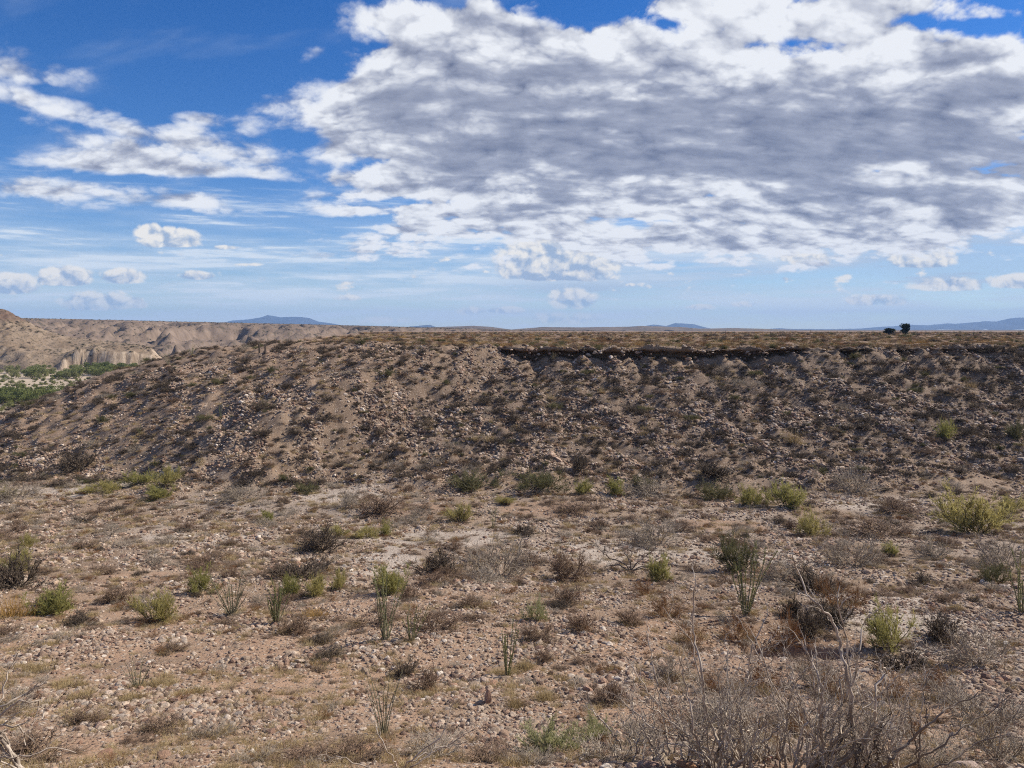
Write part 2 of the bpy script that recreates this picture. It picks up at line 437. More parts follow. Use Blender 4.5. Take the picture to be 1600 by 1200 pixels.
def height(x, y):
    x = np.asarray(x, float); y = np.asarray(y, float)
    n1 = fbm(x / 24.0, y / 24.0, 3, 301); n2 = fbm(x / 5.5, y / 5.5, 3, 303); n3 = fbm(x / 1.1, y / 1.1, 3, 305)
    n4 = fbm(x / 3.2 + 0.3 * n1, y / 3.8, 4, 325, ridge=True)
    near = sstep(2, 14, y)
    # the hill under the camera, the wash and the draw to the left
    f = _smooth_interp(y, _PY, _PZ) + near * (0.55 * n1 * sstep(8, 30, y) + 0.22 * n2) + 0.045 * n3
    f = f - 0.16 * np.maximum(0, -x - 44) * sstep(30, 70, y)
    ch = y - (19.5 + 0.25 * x + 3.0 * pnoise(x / 9.0, x * 0 + 2.2, 307))        # shallow wash crossing the near slope
    f = f - 0.55 * np.exp(-(ch / 2.2) ** 2) * sstep(1.0, 7.0, x)
    hx, hy = x - 8.3, y - 21.3                                               # shaded hollow with a steep bank
    f = f - 1.15 * sstep(1.25, 0.75, np.hypot(hx / 1.5, hy / 1.3) + 0.35 * n2)
    ch2 = y - (52 - 0.10 * x + 5 * pnoise(x / 21.0, x * 0 + 7.2, 309))
    f = f - 0.45 * np.exp(-(ch2 / 5.0) ** 2)
    bench = sstep(0, 6, y - (28.0 - 0.13 * x + 2.5 * pnoise(x / 11.0, x * 0 + 4.4, 311)))
    f = f + 0.40 * (1 - bench) * sstep(12, 24, y) - 0.15
    # the mesa opposite
    d = mesa_dist(x, y)
    dd = np.maximum(d, 0)
    rib = fbm(x / 8.5 + 0.09 * y + 0.9 * n1, y / 22.0 + 0.5 * n2, 4, 321, ridge=True) * (0.35 + 0.9 * sstep(-0.3, 0.5, fbm(x / 30.0, y / 30.0, 2, 329)))
    rib2 = fbm(x / 15.0 + 0.03 * y, y / 60.0, 2, 323)
    body = sstep(0.5, 8, dd)
    fade = sstep(0.8, 7.0, dd)
    front = (scarp_h(x) * (1 - fade) + 1.1 * fade) * sstep(0.0, 0.55, dd) + 9.6 * (1 - np.clip(1 - dd / 31.0, 0, 1) ** 1.45) + 0.40 * np.maximum(dd - 31, 0)
    front = front - body * (0.10 * rib + 0.9 * rib2 + 0.70 * n2 + 0.12 * n4)
    nose = np.interp(dd, [0, 6, 13, 25, 39, 60, 90, 140], [0, 0.35, 1.25, 4.4, 10.4, 19, 27, 31]) - body * (0.5 * rib2 + 0.30 * n2 + 0.06 * n4)
    w = sstep(-9, 3, x - 0.68 * (y - 97))
    top = MESA_Z + 0.24 * n1 + 0.24 * n2 + 0.05 * n3 - sstep(-7, 0.3, d) * (0.06 + 0.95 * n2 + 0.7 * fbm(x / 2.3, y / 2.3, 2, 331))
    m = top - (front * w + nose * (1 - w)) + 0.05 * n3 * body
    k = 0.9
    h = np.clip(0.5 + 0.5 * (f - m) / k, 0, 1)
    return m * (1 - h) + f * h + k * h * (1 - h)

def pix_dir(u, v):
    a, b = (np.asarray(u, float) - 800) / FPX, (600 - np.asarray(v, float)) / FPX
    return a, math.cos(PITCH) + b * math.sin(PITCH), -math.sin(PITCH) + b * math.cos(PITCH)

_TS = np.concatenate([np.linspace(2, 140, 1400), np.linspace(140.3, 900, 900)])
def ground_at(u, v):
    """where a sight line first meets the land (x, y, z)"""
    dx, dy, dz = pix_dir(u, v)
    x, y, z = dx / dy * _TS, _TS, dz / dy * _TS
    below = z < height(x, y)
    i = int(np.argmax(below)) if below.any() else len(_TS) - 1
    return np.array([x[i], y[i], float(height(x[i:i + 1], y[i:i + 1])[0])])

# ---------------------------------------------------------------- ground material
def ground_material(name, near=True):
    M = Nodes(name)
    p = M.pos()
    z = M.node('ShaderNodeSeparateColor'); M.l.new(M.attr('zone').outputs['Color'], z.inputs[0])
    wash, red, grassy = z.outputs[0], z.outputs[1], z.outputs[2]
    big = M.noise(p, 0.16, 5, 0.6); mid = M.noise(p, 0.9, 5, 0.65); fine = M.noise(p, 7.0, 6, 0.7)
    col = M.mix(M.rng(big, 0.35, 0.65), (0.195, 0.135, 0.089), (0.285, 0.205, 0.138))
    col = M.mix(M.math('MULTIPLY', red, M.rng(mid, 0.3, 0.62)), col, (0.36, 0.235, 0.155))
    col = M.mix(M.math('MULTIPLY', wash, M.rng(mid, 0.25, 0.6, 0.5, 1.0)), col, (0.46, 0.40, 0.335))
    col = M.mix(M.math('MULTIPLY', grassy, M.rng(mid, 0.3, 0.6, 0.35, 1.0)), col, (0.245, 0.148, 0.10))
    col = M.mix(M.math('MULTIPLY', grassy, M.rng(M.noise(p, 0.35, 6, 0.7), 0.5, 0.62)), col, (0.21, 0.14, 0.095))
    slope = M.attr('slope_soil_shade').outputs['Fac']
    col = M.mix(M.math('MULTIPLY', slope, M.rng(mid, 0.2, 0.55, 0.6, 1.0)), col, (0.150, 0.108, 0.078))  # brown slope soil, with the dimness of grazing light put into its colour
    vo = M.voronoi(p, 11.0); vs = M.voronoi(p, 30.0)
    tone = M.math('MULTIPLY_ADD', M.node('ShaderNodeSeparateColor').outputs[0], 0.0, 1.0)
    sc_ = M.node('ShaderNodeSeparateColor'); M.l.new(vo.outputs['Color'], sc_.inputs[0])
    sc2 = M.node('ShaderNodeSeparateColor'); M.l.new(vs.outputs['Color'], sc2.inputs[0])
    cob = M.ramp(sc_.outputs[0], [(0.0, (0.13, 0.095, 0.075)), (0.3, (0.27, 0.19, 0.14)), (0.55, (0.36, 0.27, 0.21)), (0.8, (0.46, 0.38, 0.30)), (1.0, (0.62, 0.55, 0.47))])
    isrock = M.math('MULTIPLY', M.rng(vo.outputs['Distance'], 0.52, 0.34), M.rng(sc_.outputs[1], 0.45, 0.55))
    peb = M.math('MULTIPLY', M.rng(vs.outputs['Distance'], 0.5, 0.35), M.rng(sc2.outputs[1], 0.35, 0.5))
    col = M.mix(M.math('MULTIPLY', peb, 0.75), col, M.ramp(sc2.outputs[0], [(0.0, (0.20, 0.145, 0.11)), (0.5, (0.34, 0.25, 0.19)), (1.0, (0.50, 0.41, 0.33))]))
    col = M.mix(isrock, col, cob)
    col = M.mix(0.55, col, M.mix(M.rng(fine, 0.25, 0.75), (0.70, 0.66, 0.63), (1.0, 1.0, 1.0)), 'MULTIPLY')
    h = M.math('ADD', M.math('MULTIPLY', M.math('SUBTRACT', 1.0, vo.outputs['Distance']), isrock),
               M.math('MULTIPLY', M.math('MULTIPLY', M.math('SUBTRACT', 1.0, vs.outputs['Distance']), peb), 0.4))
    h = M.math('ADD', h, M.math('MULTIPLY', fine, 0.5))
    return M.out(col, M.bump(h, 0.9, 0.045))

MAT_GROUND = ground_material("gravel_ground")

# bare places on the flat: pale grey wash gravel (0) and orange sand (1)
BARE = [(530, 772, 90, 12, 0), (950, 856, 110, 20, 0), (1110, 864, 80, 15, 0), (1370, 786, 90, 12, 0), (200, 752, 70, 9, 0), (640, 838, 80, 12, 0), (740, 838, 60, 12, 0), (590, 880, 60, 26, 0), (1230, 868, 60, 14, 0), (1400, 960, 110, 30, 0),
        (1500, 1010, 90, 30, 0), (330, 840, 110, 10, 0), (850, 798, 70, 12, 1), (1130, 822, 60, 9, 1), (560, 938, 60, 10, 1), (640, 795, 60, 8, 1), (200, 905, 80, 16, 1), (480, 1080, 160, 40, 1), (700, 930, 60, 12, 1), (360, 1010, 140, 24, 1), (90, 770, 80, 8, 0)]
_bare = []
for (u_, v_, ru_, rv_, k_) in BARE:
    c_ = ground_at(u_, v_); a_ = ground_at(u_, v_ - rv_); b_ = ground_at(u_, v_ + rv_)
    _bare.append((c_[0], c_[1], ru_ / FPX * c_[1], max(0.5 * (a_[1] - b_[1]), 0.4), k_))
def bare_mask(x, y, kind):
    m = np.zeros(np.shape(x)); wob = 0.55 * fbm(x / 2.6, y / 2.6, 4, 405)
    for (cx, cy, rx, ry, k_) in _bare:
        if k_ == kind or kind is None: m = np.maximum(m, sstep(1.35, 0.75, np.hypot((x - cx) / rx, (y - cy) / ry) + wob))
    return m

# ---------------------------------------------------------------- near land: one sheet from behind the camera to the mesa's far end
def build_land():
    s = np.concatenate([np.linspace(-2.6, -0.84, 46, endpoint=False), np.linspace(-0.84, 0.84, 560, endpoint=False), np.linspace(0.84, 2.6, 47)])
    n1, n2, n3 = 430, 30, 118
    g = np.linspace(0, 1, n1, endpoint=False)
    W = lambda y: 14 + 0.90 * np.maximum(y, 0)
    yr = np.full(s.shape, 97.0)
    for _ in range(6): yr = np.where(s * W(yr) > -5, rim_y(s * W(yr)), 97.0 + np.clip(-5 - s * W(yr), 0, 40) * 0.2)
    # rows: denser near the eye
    y1 = -45 + 45 * np.linspace(0, 1, 14, endpoint=False)
    g2 = (np.exp(2.3 * g) - 1) / (math.exp(2.3) - 1)
    rows = []
    for y in y1: rows.append(np.full(s.shape, y))
    for q in g2: rows.append(q * (yr - 1.2))
    for q in np.linspace(-1.2, 0.9, n2, endpoint=False): rows.append(yr + q)
    for q in np.linspace(0, 1, n3): rows.append((yr + 0.9) + (960 - yr - 0.9) * (np.exp(4.6 * q) - 1) / (math.exp(4.6) - 1))
    Y = np.array(rows); X = s[None, :] * W(Y)
    Z = height(X, Y)
    # undercut of the ledge at the rim
    d = mesa_dist(X, Y)
    sh = scarp_h(X)
    lo, hi = MESA_Z - sh, MESA_Z - 0.28 * sh
    face = sstep(0, 0.25, Z - lo + 0.15) * sstep(0.0, 0.3 * np.maximum(sh, 0.05), hi - Z + 0.02) * (d > -0.2) * (d < 1.2)
    Y2 = Y + 2.6 * face * sstep(0.3, 0.9, sh)
    V = np.stack([X, Y2, Z], -1).reshape(-1, 3)
    me = mesh_from("desert_ground", V, grid_faces(*Y.shape), True, MAT_GROUND)
    wash = np.exp(-((Y - (52 - 0.10 * X)) / 13.0) ** 2) * sstep(0.30, 0.6, 0.5 + fbm(X / 9.0, Y / 9.0, 4, 401)) + 0.12 * sstep(0, 6, np.maximum(d, 0)) * sstep(28, 5, d) * sstep(-5, 8, X)
    wash = np.maximum(0.6 * wash, bare_mask(X, Y, 0)) * (1 - bare_mask(X, Y, 1))
    red = sstep(30, 22, Y + 0.13 * X) * 0.9 + 0.5 * sstep(70, 95, Y) * sstep(0, -25, X)
    red = np.maximum(red * (1 - bare_mask(X, Y, 0)), 1.0 * bare_mask(X, Y, 1))
    grassy = sstep(-5, -16.0, d + 4 * fbm(X / 9, Y / 9, 3, 407))
    zone = np.stack([np.clip(wash, 0, 1), np.clip(red, 0, 1), grassy, np.ones_like(Y)], -1).reshape(-1, 4).astype(np.float32)
    a = me.color_attributes.new("zone", 'FLOAT_COLOR', 'POINT'); a.data.foreach_set('color', zone.ravel())
    b = me.attributes.new('slope_soil_shade', 'FLOAT', 'POINT')
    b.data.foreach_set('value', (sstep(0.2, 3, d) * sstep(30, 22, d) * (0.25 + 0.75 * sstep(-14, 6, X - 0.68 * (Y - 97)))).ravel().astype(np.float32))
    tag(link("desert_ground", me), kind='structure')
build_land()

# ---------------------------------------------------------------- far land
def simple_ground(name, c1, c2, sc1, c3=None, bump=0.0, sc2=0.3):
    M = Nodes(name); p = M.pos()
    n1 = M.noise(p, sc1, 6, 0.65); n2 = M.noise(p, sc2, 5, 0.7)
    col = M.mix(M.rng(n1, 0.35, 0.65), c1, c2)
    if c3: col = M.mix(M.rng(n2, 0.50, 0.60), col, c3)
    return M.out(col, M.bump(n2, bump, 2.0) if bump else None)

def height_sheet(name, xs, ys, fn, mat, kind='structure'):
    X, Y = np.meshgrid(xs, ys)
    V = np.stack([X, Y, fn(X, Y)], -1).reshape(-1, 3)
    return tag(link(name, mesh_from(name, V, grid_faces(*X.shape), True, mat)), kind=kind)

# lowest plain, out to the horizon
MAT_PLAIN = simple_ground("plain_soil", (0.24, 0.18, 0.135), (0.30, 0.23, 0.17), 0.004, (0.17, 0.14, 0.10), 0, 0.03)
def build_plain():
    r = np.array([0, 30, 200, 600, 1500, 4000, 9000, 15500.]); th = np.linspace(0, 2 * np.pi, 73)
    R, T = np.meshgrid(r, th, indexing='ij')
    V = np.stack([R * np.sin(T), R * np.cos(T), np.full(R.shape, -37.0)], -1).reshape(-1, 3)
    tag(link("plain", mesh_from("plain", V, grid_faces(*R.shape), True, MAT_PLAIN)), kind='structure')
build_plain()
MAT_UPLAIN = simple_ground("scrub_plain_soil", (0.115, 0.082, 0.055), (0.15, 0.105, 0.07), 0.006, (0.08, 0.065, 0.042), 0, 0.05)
height_sheet("upper_plain", np.linspace(-15000, 15000, 61), np.geomspace(900, 15000, 40),
             lambda x, y: -3.6 + 0.8 * fbm(x / 400, y / 400, 3, 501) - 31 * sstep(160, 40, x) * sstep(2300, 1900, y), MAT_UPLAIN)

# river valley on the left
MAT_SAND = simple_ground("river_sand", (0.46, 0.38, 0.29), (0.40, 0.32, 0.24), 0.05, (0.34, 0.28, 0.20), 0, 0.12)
height_sheet("river_valley", np.linspace(-620, -60, 113), np.linspace(200, 760, 113),
             lambda x, y: -30.2 + 0.7 * fbm(x / 40, y / 40, 3, 511), MAT_SAND)

def rock_slope_mat(name, base, light, dark, sc=0.05, cap=0.0):
    M = Nodes(name); p = M.pos()
    n = M.noise(p, sc, 7, 0.68, 0.4); f = M.noise(p, sc * 9, 5, 0.75)
    mp = M.node('ShaderNodeMapping'); M.l.new(p, mp.inputs[0]); mp.inputs['Scale'].default_value = (1, 1, 0.12)
    str_ = M.noise(mp.outputs[0], sc * 6, 5, 0.7)
    nz = M.node('ShaderNodeSeparateXYZ'); M.l.new(M.node('ShaderNodeNewGeometry').outputs['Normal'], nz.inputs[0])
    gentle = tuple(0.75 * a + 0.25 * b for a, b in zip(base, light))
    zz = M.node('ShaderNodeSeparateXYZ'); M.l.new(p, zz.inputs[0])
    col = M.mix(M.rng(n, 0.35, 0.65), base, gentle)
    col = M.mix(M.math('MULTIPLY', M.rng(M.math('ADD', zz.outputs[2], M.math('MULTIPLY', n, 8.0)), 9.0, 13.0), cap), col, (0.13, 0.082, 0.058))
    col = M.mix(M.math('MULTIPLY', M.rng(f, 0.52, 0.60), M.rng(nz.outputs[2], 0.5, 0.8)), col, dark)      # scrub dots on the gentler ground
    col = M.mix(M.math('MULTIPLY', M.rng(nz.outputs[2], 0.85, 0.5), M.rng(str_, 0.35, 0.65)), col, light)
    return M.out(col, M.bump(M.math('ADD', f, str_), 0.6, 1.0))

MAT_BAD = rock_slope_mat("badland_earth", (0.165, 0.122, 0.092), (0.25, 0.19, 0.147), (0.085, 0.07, 0.048), 0.02)
MAT_CLIFF = rock_slope_mat("cliff_rock", (0.19, 0.137, 0.092), (0.45, 0.365, 0.275), (0.10, 0.08, 0.05), 0.05, 0.9)

def badlands(x, y):
    wx = 40 * fbm(x / 160, y / 160, 3, 521)
    edge = 930 + 0.10 * (x + 500) + 110 * fbm(x / 260, y * 0, 3, 523)
    sp = fbm((x + wx) / 120 + y / 420, (y + wx) / 420, 5, 525, ridge=True)
    sp2 = fbm((x + wx) / 46 - y / 300, (y + wx) / 170, 4, 535, ridge=True)
    t = (y - edge) / 460 + 0.60 * sp + 0.40 * sp2
    top = np.interp(x, [-1500, -900, -700, -280, 0, 260], [22, 19.5, 16, 6.5, -1.5, -4])
    h = -34 + (top + 34) * (0.65 * np.clip(t, 0, 1) + 0.35 * sstep(0, 1, t))
    return h + 7.5 * fbm(x / 38, y / 38, 4, 527, ridge=True) * sstep(0.02, 0.3, t) * sstep(1.1, 0.7, t) + 0.5 * fbm(x / 30, y / 30, 3, 529)
height_sheet("badland_hills", np.linspace(-1400, 260, 560), np.geomspace(640, 2300, 330), badlands, MAT_BAD)

def rocky_hill(x, y):
    u = 800 + FPX * x / np.maximum(y, 1)
    xr = x * 640.0 / np.maximum(y, 560)
    ridge = np.interp(xr, [-640, -520, -440, -428, -420, -412, -404, -389, -368, -341, -312, -300, -285], [17, 14, 16, 16, 14.5, 10, 6.5, -1.6, -8.5, -12, -15, -18, -36])
    flute = (1.0 + 4.5 * sstep(-0.1, 0.5, fbm(x / 26.0, x * 0, 2, 551))) * fbm(x / 5.5 + 0.4 * fbm(x / 9, y / 9, 2, 553), y / 22.0, 4, 541, ridge=True) + 9 * fbm(x / 38.0, y * 0, 3, 543) + 0.75 * np.clip(x + 352, 0, 110) - 8
    yc = 556 + flute
    dy = y - yc
    steep = sstep(-348, -318, x + 6 * fbm(x / 20, y / 20, 2, 555)) * sstep(-248, -268, x)
    fa = 0.80 * sstep(0, 7, dy) + 0.10 * sstep(6, 17, dy + 2.5 * fbm(x / 12, y / 12, 3, 557)) + 0.10 * sstep(12, 80, dy)
    fb = 0.16 * sstep(0, 9, dy) + 0.26 * sstep(8, 34, dy + 6 * fbm(x / 22, y / 22, 3, 559)) + 0.58 * sstep(26, 125, dy)
    f = fa * steep + fb * (1 - steep)
    f = f * sstep(860, 700, y)
    rough = 2.2 * fbm(x / 17, y / 17, 5, 545, ridge=True) + 1.3 * fbm(x / 6, y / 6, 4, 547)
    crag = 3.0 * sstep(7, 12, ridge * f) * fbm(x / 9, y / 9, 4, 549, ridge=True)
    return -33 + (ridge + 33) * f + rough * sstep(0.1, 0.5, f) + crag
height_sheet("rocky_hill", np.linspace(-660, -245, 330), np.linspace(520, 980, 260), rocky_hill, MAT_CLIFF)

def range_sheet(name, prof, dist, depth, mat, seed, rough=0.25, n=260):
    """a ridge whose crest has the given bearings and heights, with spurs on both flanks"""
    u = np.array([p[0] for p in prof], float); hz = np.array([(515.0 - p[1]) / FPX * dist for p in prof])
    xs = np.linspace((u[0] - 800) / FPX * dist, (u[-1] - 800) / FPX * dist, n)
    xc = (u - 800) / FPX * dist
    ys = dist + np.linspace(-depth, depth, 61)
    def fn(x, y):
        k = dist / y
        crest = np.interp(x, xc, hz)
        t = np.abs(y - dist) / depth
        sp = fbm(x / (depth * 0.42), y / (depth * 0.9), 4, seed, ridge=True)
        prof_ = np.clip(1 - t * (1.0 + rough * 2 * (0.3 - sp)), 0, 1) ** 1.15
        return -6 + (crest + 6 + hz.max() * rough * 0.22 * fbm(x / (depth * 0.25), x * 0, 4, seed + 3)) * prof_
    return height_sheet(name, xs, ys, fn, mat)

MAT_HILL = simple_ground("far_hill_earth", (0.125, 0.095, 0.072), (0.17, 0.13, 0.098), 0.006, (0.08, 0.066, 0.048), 0, 0.03)
MAT_MTN = simple_ground("mountain_rock", (0.05, 0.05, 0.05), (0.07, 0.066, 0.062), 0.002, (0.04, 0.04, 0.04), 0, 0.006)
range_sheet("far_hills", [(380, 516), (440, 507), (520, 508), (560, 509), (600, 510), (640, 512.5), (700, 510.5), (740, 509), (770, 511), (800, 515), (845, 511), (900, 511.5),
            (940, 511), (985, 510.5), (1000, 509.5), (1030, 510), (1062, 511), (1090, 513.5), (1150, 512.5), (1200, 514), (1240, 515.5), (1300, 516)], 3000, 420, MAT_HILL, 601, 0.3, 420)
range_sheet("mountain_range", [(325, 517), (345, 506), (365, 501), (390, 499), (405, 496.5), (420, 492.5), (440, 496), (460, 495), (485, 497), (500, 502.5), (520, 506), (538, 509), (560, 517)], 13500, 1300, MAT_MTN, 611, 0.25, 160)
range_sheet("mountain_range", [(596, 517), (625, 512), (660, 508.5), (672, 507.5), (682, 511), (700, 517)], 12000, 600, MAT_MTN, 621, 0.25, 60)
range_sheet("mountain_range", [(985, 517), (1000, 511), (1020, 507), (1040, 509.5), (1055, 504.5), (1072, 506), (1085, 507), (1105, 512.5), (1125, 517)], 14000, 900, MAT_MTN, 631, 0.25, 100)
range_sheet("mountain_range", [(1180, 518), (1215, 513), (1240, 514), (1300, 514.5), (1350, 513), (1400, 509), (1420, 507.5), (1450, 508.5), (1475, 505.5), (1500, 505.5), (1520, 503.5), (1540, 502), (1555, 502.5),
            (1575, 498), (1600, 495.5), (1640, 490), (1700, 493), (1800, 501), (1950, 518)], 13800, 1400, MAT_MTN, 641, 0.22, 260)
# ---------------------------------------------------------------- rocks
rng = np.random.default_rng(11)
def rock_material():
    M = Nodes("cobble_stone", 0.9, 0.2)
    r = M.rnd(); o = M.obj()
    c = M.ramp(r, [(0.0, (0.11, 0.08, 0.065)), (0.14, (0.24, 0.15, 0.11)), (0.28, (0.33, 0.235, 0.17)), (0.42, (0.30, 0.235, 0.18)), (0.56, (0.45, 0.335, 0.24)),
                   (0.70, (0.38, 0.325, 0.275)), (0.84, (0.54, 0.43, 0.33)), (0.92, (0.34, 0.205, 0.14)), (1.0, (0.70, 0.63, 0.54))])
    n = M.noise(o, 2.2, 5, 0.65); f = M.noise(o, 9.0, 4, 0.7)
    c = M.mix(0.6, c, M.mix(M.rng(n, 0.3, 0.7), (0.62, 0.57, 0.53), (1.1, 1.08, 1.05)), 'MULTIPLY')
    c = M.mix(M.math('MULTIPLY', M.rng(f, 0.58, 0.68), 0.5), c, (0.50, 0.43, 0.35))
    return M.out(c, M.bump(M.math('ADD', n, M.math('MULTIPLY', f, 0.4)), 0.5, 0.12))
MAT_ROCK = rock_material()

def rock_mesh(name, seed, sub=2, flat=(1, 0.8, 0.62), rough=0.28):
    r = np.random.default_rng(seed)
    bm = bmesh.new(); bmesh.ops.create_icosphere(bm, subdivisions=sub, radius=1.0)
    me = bpy.data.meshes.new(name); bm.to_mesh(me); bm.free()
    v = np.empty(len(me.vertices) * 3, np.float32); me.vertices.foreach_get('co', v); v = v.reshape(-1, 3)
    for _ in range(11):                                     # cut by random planes for broken faces
        d = r.normal(size=3); d /= np.linalg.norm(d); k = r.uniform(0.5, 0.92)
        t = v @ d; v = v - np.maximum(t - k, 0)[:, None] * d * 0.85
    for _ in range(5):
        d = r.normal(size=3) * 1.6; v = v * (1 + rough * 0.22 * np.sin(v @ d + r.uniform(0, 6)))[:, None]
    v = v * np.array(flat) * r.uniform(0.85, 1.15, 3)
    me.vertices.foreach_set('co', v.astype(np.float32).ravel())
    me.polygons.foreach_set('use_smooth', np.zeros(len(me.polygons), bool))
    me.materials.append(MAT_ROCK); me.update()
    return me

ROCKS = [rock_mesh("cobble", 100 + i, 2, (1, r_[0], r_[1])) for i, r_ in enumerate([(.85, .62), (.75, .5), (.9, .7), (.65, .55), (.95, .45), (.8, .75), (.7, .4), (.88, .6)])]

def scatter_stuff(name, meshes, pts, rot, scl, idx, dz=0.0):
    """countless small things as one object: every point carries one of a few meshes"""
    col = bpy.data.collections.new(name + "_shapes")
    for i, me in enumerate(meshes):
        col.objects.link(bpy.data.objects.new("%s_shape_%02d" % (name, i), me))
    me = bpy.data.meshes.new(name)
    n = len(pts)
    me.vertices.add(n); me.vertices.foreach_set('co', np.asarray(pts, np.float32).ravel())
    for nm, ty, dat, key in (("rot", 'FLOAT_VECTOR', rot, 'vector'), ("scl", 'FLOAT_VECTOR', scl, 'vector'), ("idx", 'INT', idx, 'value')):
        a = me.attributes.new(nm, ty, 'POINT')
        a.data.foreach_set(key, np.ascontiguousarray(dat, np.int32 if ty == 'INT' else np.float32).ravel())
    ng = bpy.data.node_groups.new(name + "_scatter", 'GeometryNodeTree')
    ng.interface.new_socket("Geometry", in_out='INPUT', socket_type='NodeSocketGeometry')
    ng.interface.new_socket("Geometry", in_out='OUTPUT', socket_type='NodeSocketGeometry')
    N, L = ng.nodes, ng.links
    gi, go = N.new('NodeGroupInput'), N.new('NodeGroupOutput')
    ci = N.new('GeometryNodeCollectionInfo'); ci.inputs['Collection'].default_value = col
    ci.inputs['Separate Children'].default_value = True; ci.inputs['Reset Children'].default_value = True
    ip = N.new('GeometryNodeInstanceOnPoints'); ip.inputs['Pick Instance'].default_value = True
    def na(nm, ty):
        x = N.new('GeometryNodeInputNamedAttribute'); x.data_type = ty; x.inputs['Name'].default_value = nm
        return x.outputs['Attribute']
    L.new(gi.outputs[0], ip.inputs['Points']); L.new(ci.outputs[0], ip.inputs['Instance'])
    L.new(na("idx", 'INT'), ip.inputs['Instance Index'])
    er = N.new('FunctionNodeEulerToRotation'); L.new(na("rot", 'FLOAT_VECTOR'), er.inputs[0]); L.new(er.outputs[0], ip.inputs['Rotation'])
    L.new(na("scl", 'FLOAT_VECTOR'), ip.inputs['Scale'])
    L.new(ip.outputs[0], go.inputs[0])
    o = link(name, me)
    o.modifiers.new("scatter", 'NODES').node_group = ng
    return tag(o, kind='stuff')

def fan_points(n, y0, y1, half=0.86, power=1.0):
    """points over the ground in front, thinning with distance"""
    y = (rng.uniform(0, 1, n) * (y1 ** power - y0 ** power) + y0 ** power) ** (1 / power)
    x = rng.uniform(-half, half, n) * (y + 3)
    return x, y

def rock_field():
    XS, YS, RS = [], [], []
    for n, y0, y1, r0, r1, pw in ((80000, 5, 16, 0.02, 0.115, 1.5), (100000, 12, 30, 0.036, 0.175, 1.6), (80000, 28, 70, 0.062, 0.27, 1.7), (44000, 66, 84, 0.085, 0.38, 1.6), (62000, 78, 108, 0.08, 0.36, 1.6), (5000, 97, 200, 0.06, 0.14, 1.2)):
        x, y = fan_points(n, y0, y1, power=pw)
        st_ = sstep(66, 72, y)
        patch = (1 - st_) * fbm(x / 3.2, y / 3.2, 4, 701) + st_ * fbm(x / 3.4 + 0.10 * y, y / 11.0, 4, 705) + 0.5 * fbm(x / 11, y / 11, 3, 703)
        keep = rng.uniform(0, 1, n) < 0.10 + 0.90 * sstep(-0.32, 0.36, patch)
        x, y, patch = x[keep], y[keep], patch[keep]
        r = r0 + (r1 - r0) * rng.beta(0.9, 4.0, len(x)) * (0.75 + 0.7 * sstep(-0.1, 0.5, patch))
        XS.append(x); YS.append(y); RS.append(r)
    x, y, r = map(np.concatenate, (XS, YS, RS))
    d = mesa_dist(x, y)
    keep = (rng.uniform(0, 1, len(x)) > 0.75 * bare_mask(x, y, 1)) & ((d > -11) | (rng.uniform(0, 1, len(x)) < 0.35))
    on_slope = (d > 0) & (d < 27)
    r = np.where(on_slope, r * 1.15, r)
    x, y, r = x[keep], y[keep], r[keep]
    z = height(x, y) + r * 0.04
    return x, y, z, r
rx, ry, rz, rr = rock_field()
rot = np.stack([rng.uniform(-0.5, 0.5, len(rx)), rng.uniform(-0.5, 0.5, len(rx)), rng.uniform(0, 6.28, len(rx))], -1)
scl = rr[:, None] * rng.uniform(0.8, 1.2, (len(rx), 3))
ridx = rng.integers(0, len(ROCKS), len(rx))
# the ones that show largest are rocks of their own
inview = (np.abs(rx) < 0.64 * ry) & (rz / ry > -0.545)
big = np.argsort(-np.where(inview, rr / ry, 0))[:290]
mask_ = np.zeros(len(rx), bool); mask_[big] = True
scatter_stuff("gravel", ROCKS, np.stack([rx, ry, rz], -1)[~mask_], rot[~mask_], scl[~mask_], ridx[~mask_])
for i in big:
    o = link("rock", ROCKS[ridx[i]], (rx[i], ry[i], rz[i]), tuple(rot[i]), tuple(scl[i]))
    tag(o, "pinkish tan or greyish stone lying loose on the near hillside", "rock", "stones lying on the near hillside")

def single_rock(u, v, w_px, label, shape, colour, scale=(1, 0.8, 0.7), rz_=0.0, tilt=(0, 0), sink=0.2):
    p = ground_at(u, v); s_ = 0.5 * w_px / FPX * p[1]
    me = rock_mesh("boulder", shape, 3, scale, 0.35)
    M = Nodes("boulder_stone", 0.9, 0.2); o = M.obj()
    n = M.noise(o, 1.6, 6, 0.65); f = M.noise(o, 7, 5, 0.7)
    me.materials.clear()
    me.materials.append(M.out(M.mix(M.rng(n, 0.3, 0.7), tuple(c * 0.72 for c in colour), colour), M.bump(M.math('ADD', n, M.math('MULTIPLY', f, 0.35)), 0.6, 0.15)))
    ob = link("boulder", me, (p[0], p[1], p[2] + s_ * scale[2] * (1 - 2 * sink) * 0.8), (tilt[0], tilt[1], rz_), (s_, s_, s_))
    tag(ob, label, "boulder")
single_rock(762, 1099, 15, "pinkish upright stone standing on end on the bare gravel, throwing a shadow", 301, (0.47, 0.30, 0.22), (0.9, 0.8, 1.75), 0.4, (0.1, 0.12), 0.1)
single_rock(711, 1071, 12, "small tan stone with a dark shadow near the upright pink stone", 302, (0.40, 0.29, 0.20), (1, 0.8, 0.8), 0.9)
single_rock(1372, 1190, 46, "large smooth tan boulder under the bare grey branches of the dead shrub", 303, (0.42, 0.30, 0.21), (1, 0.9, 0.75), 0.2)
single_rock(1036, 1194, 34, "pale cream rock at the foot of the dead thicket, topmost of a trio", 304, (0.56, 0.46, 0.34), (1, 0.7, 0.8), 1.2)
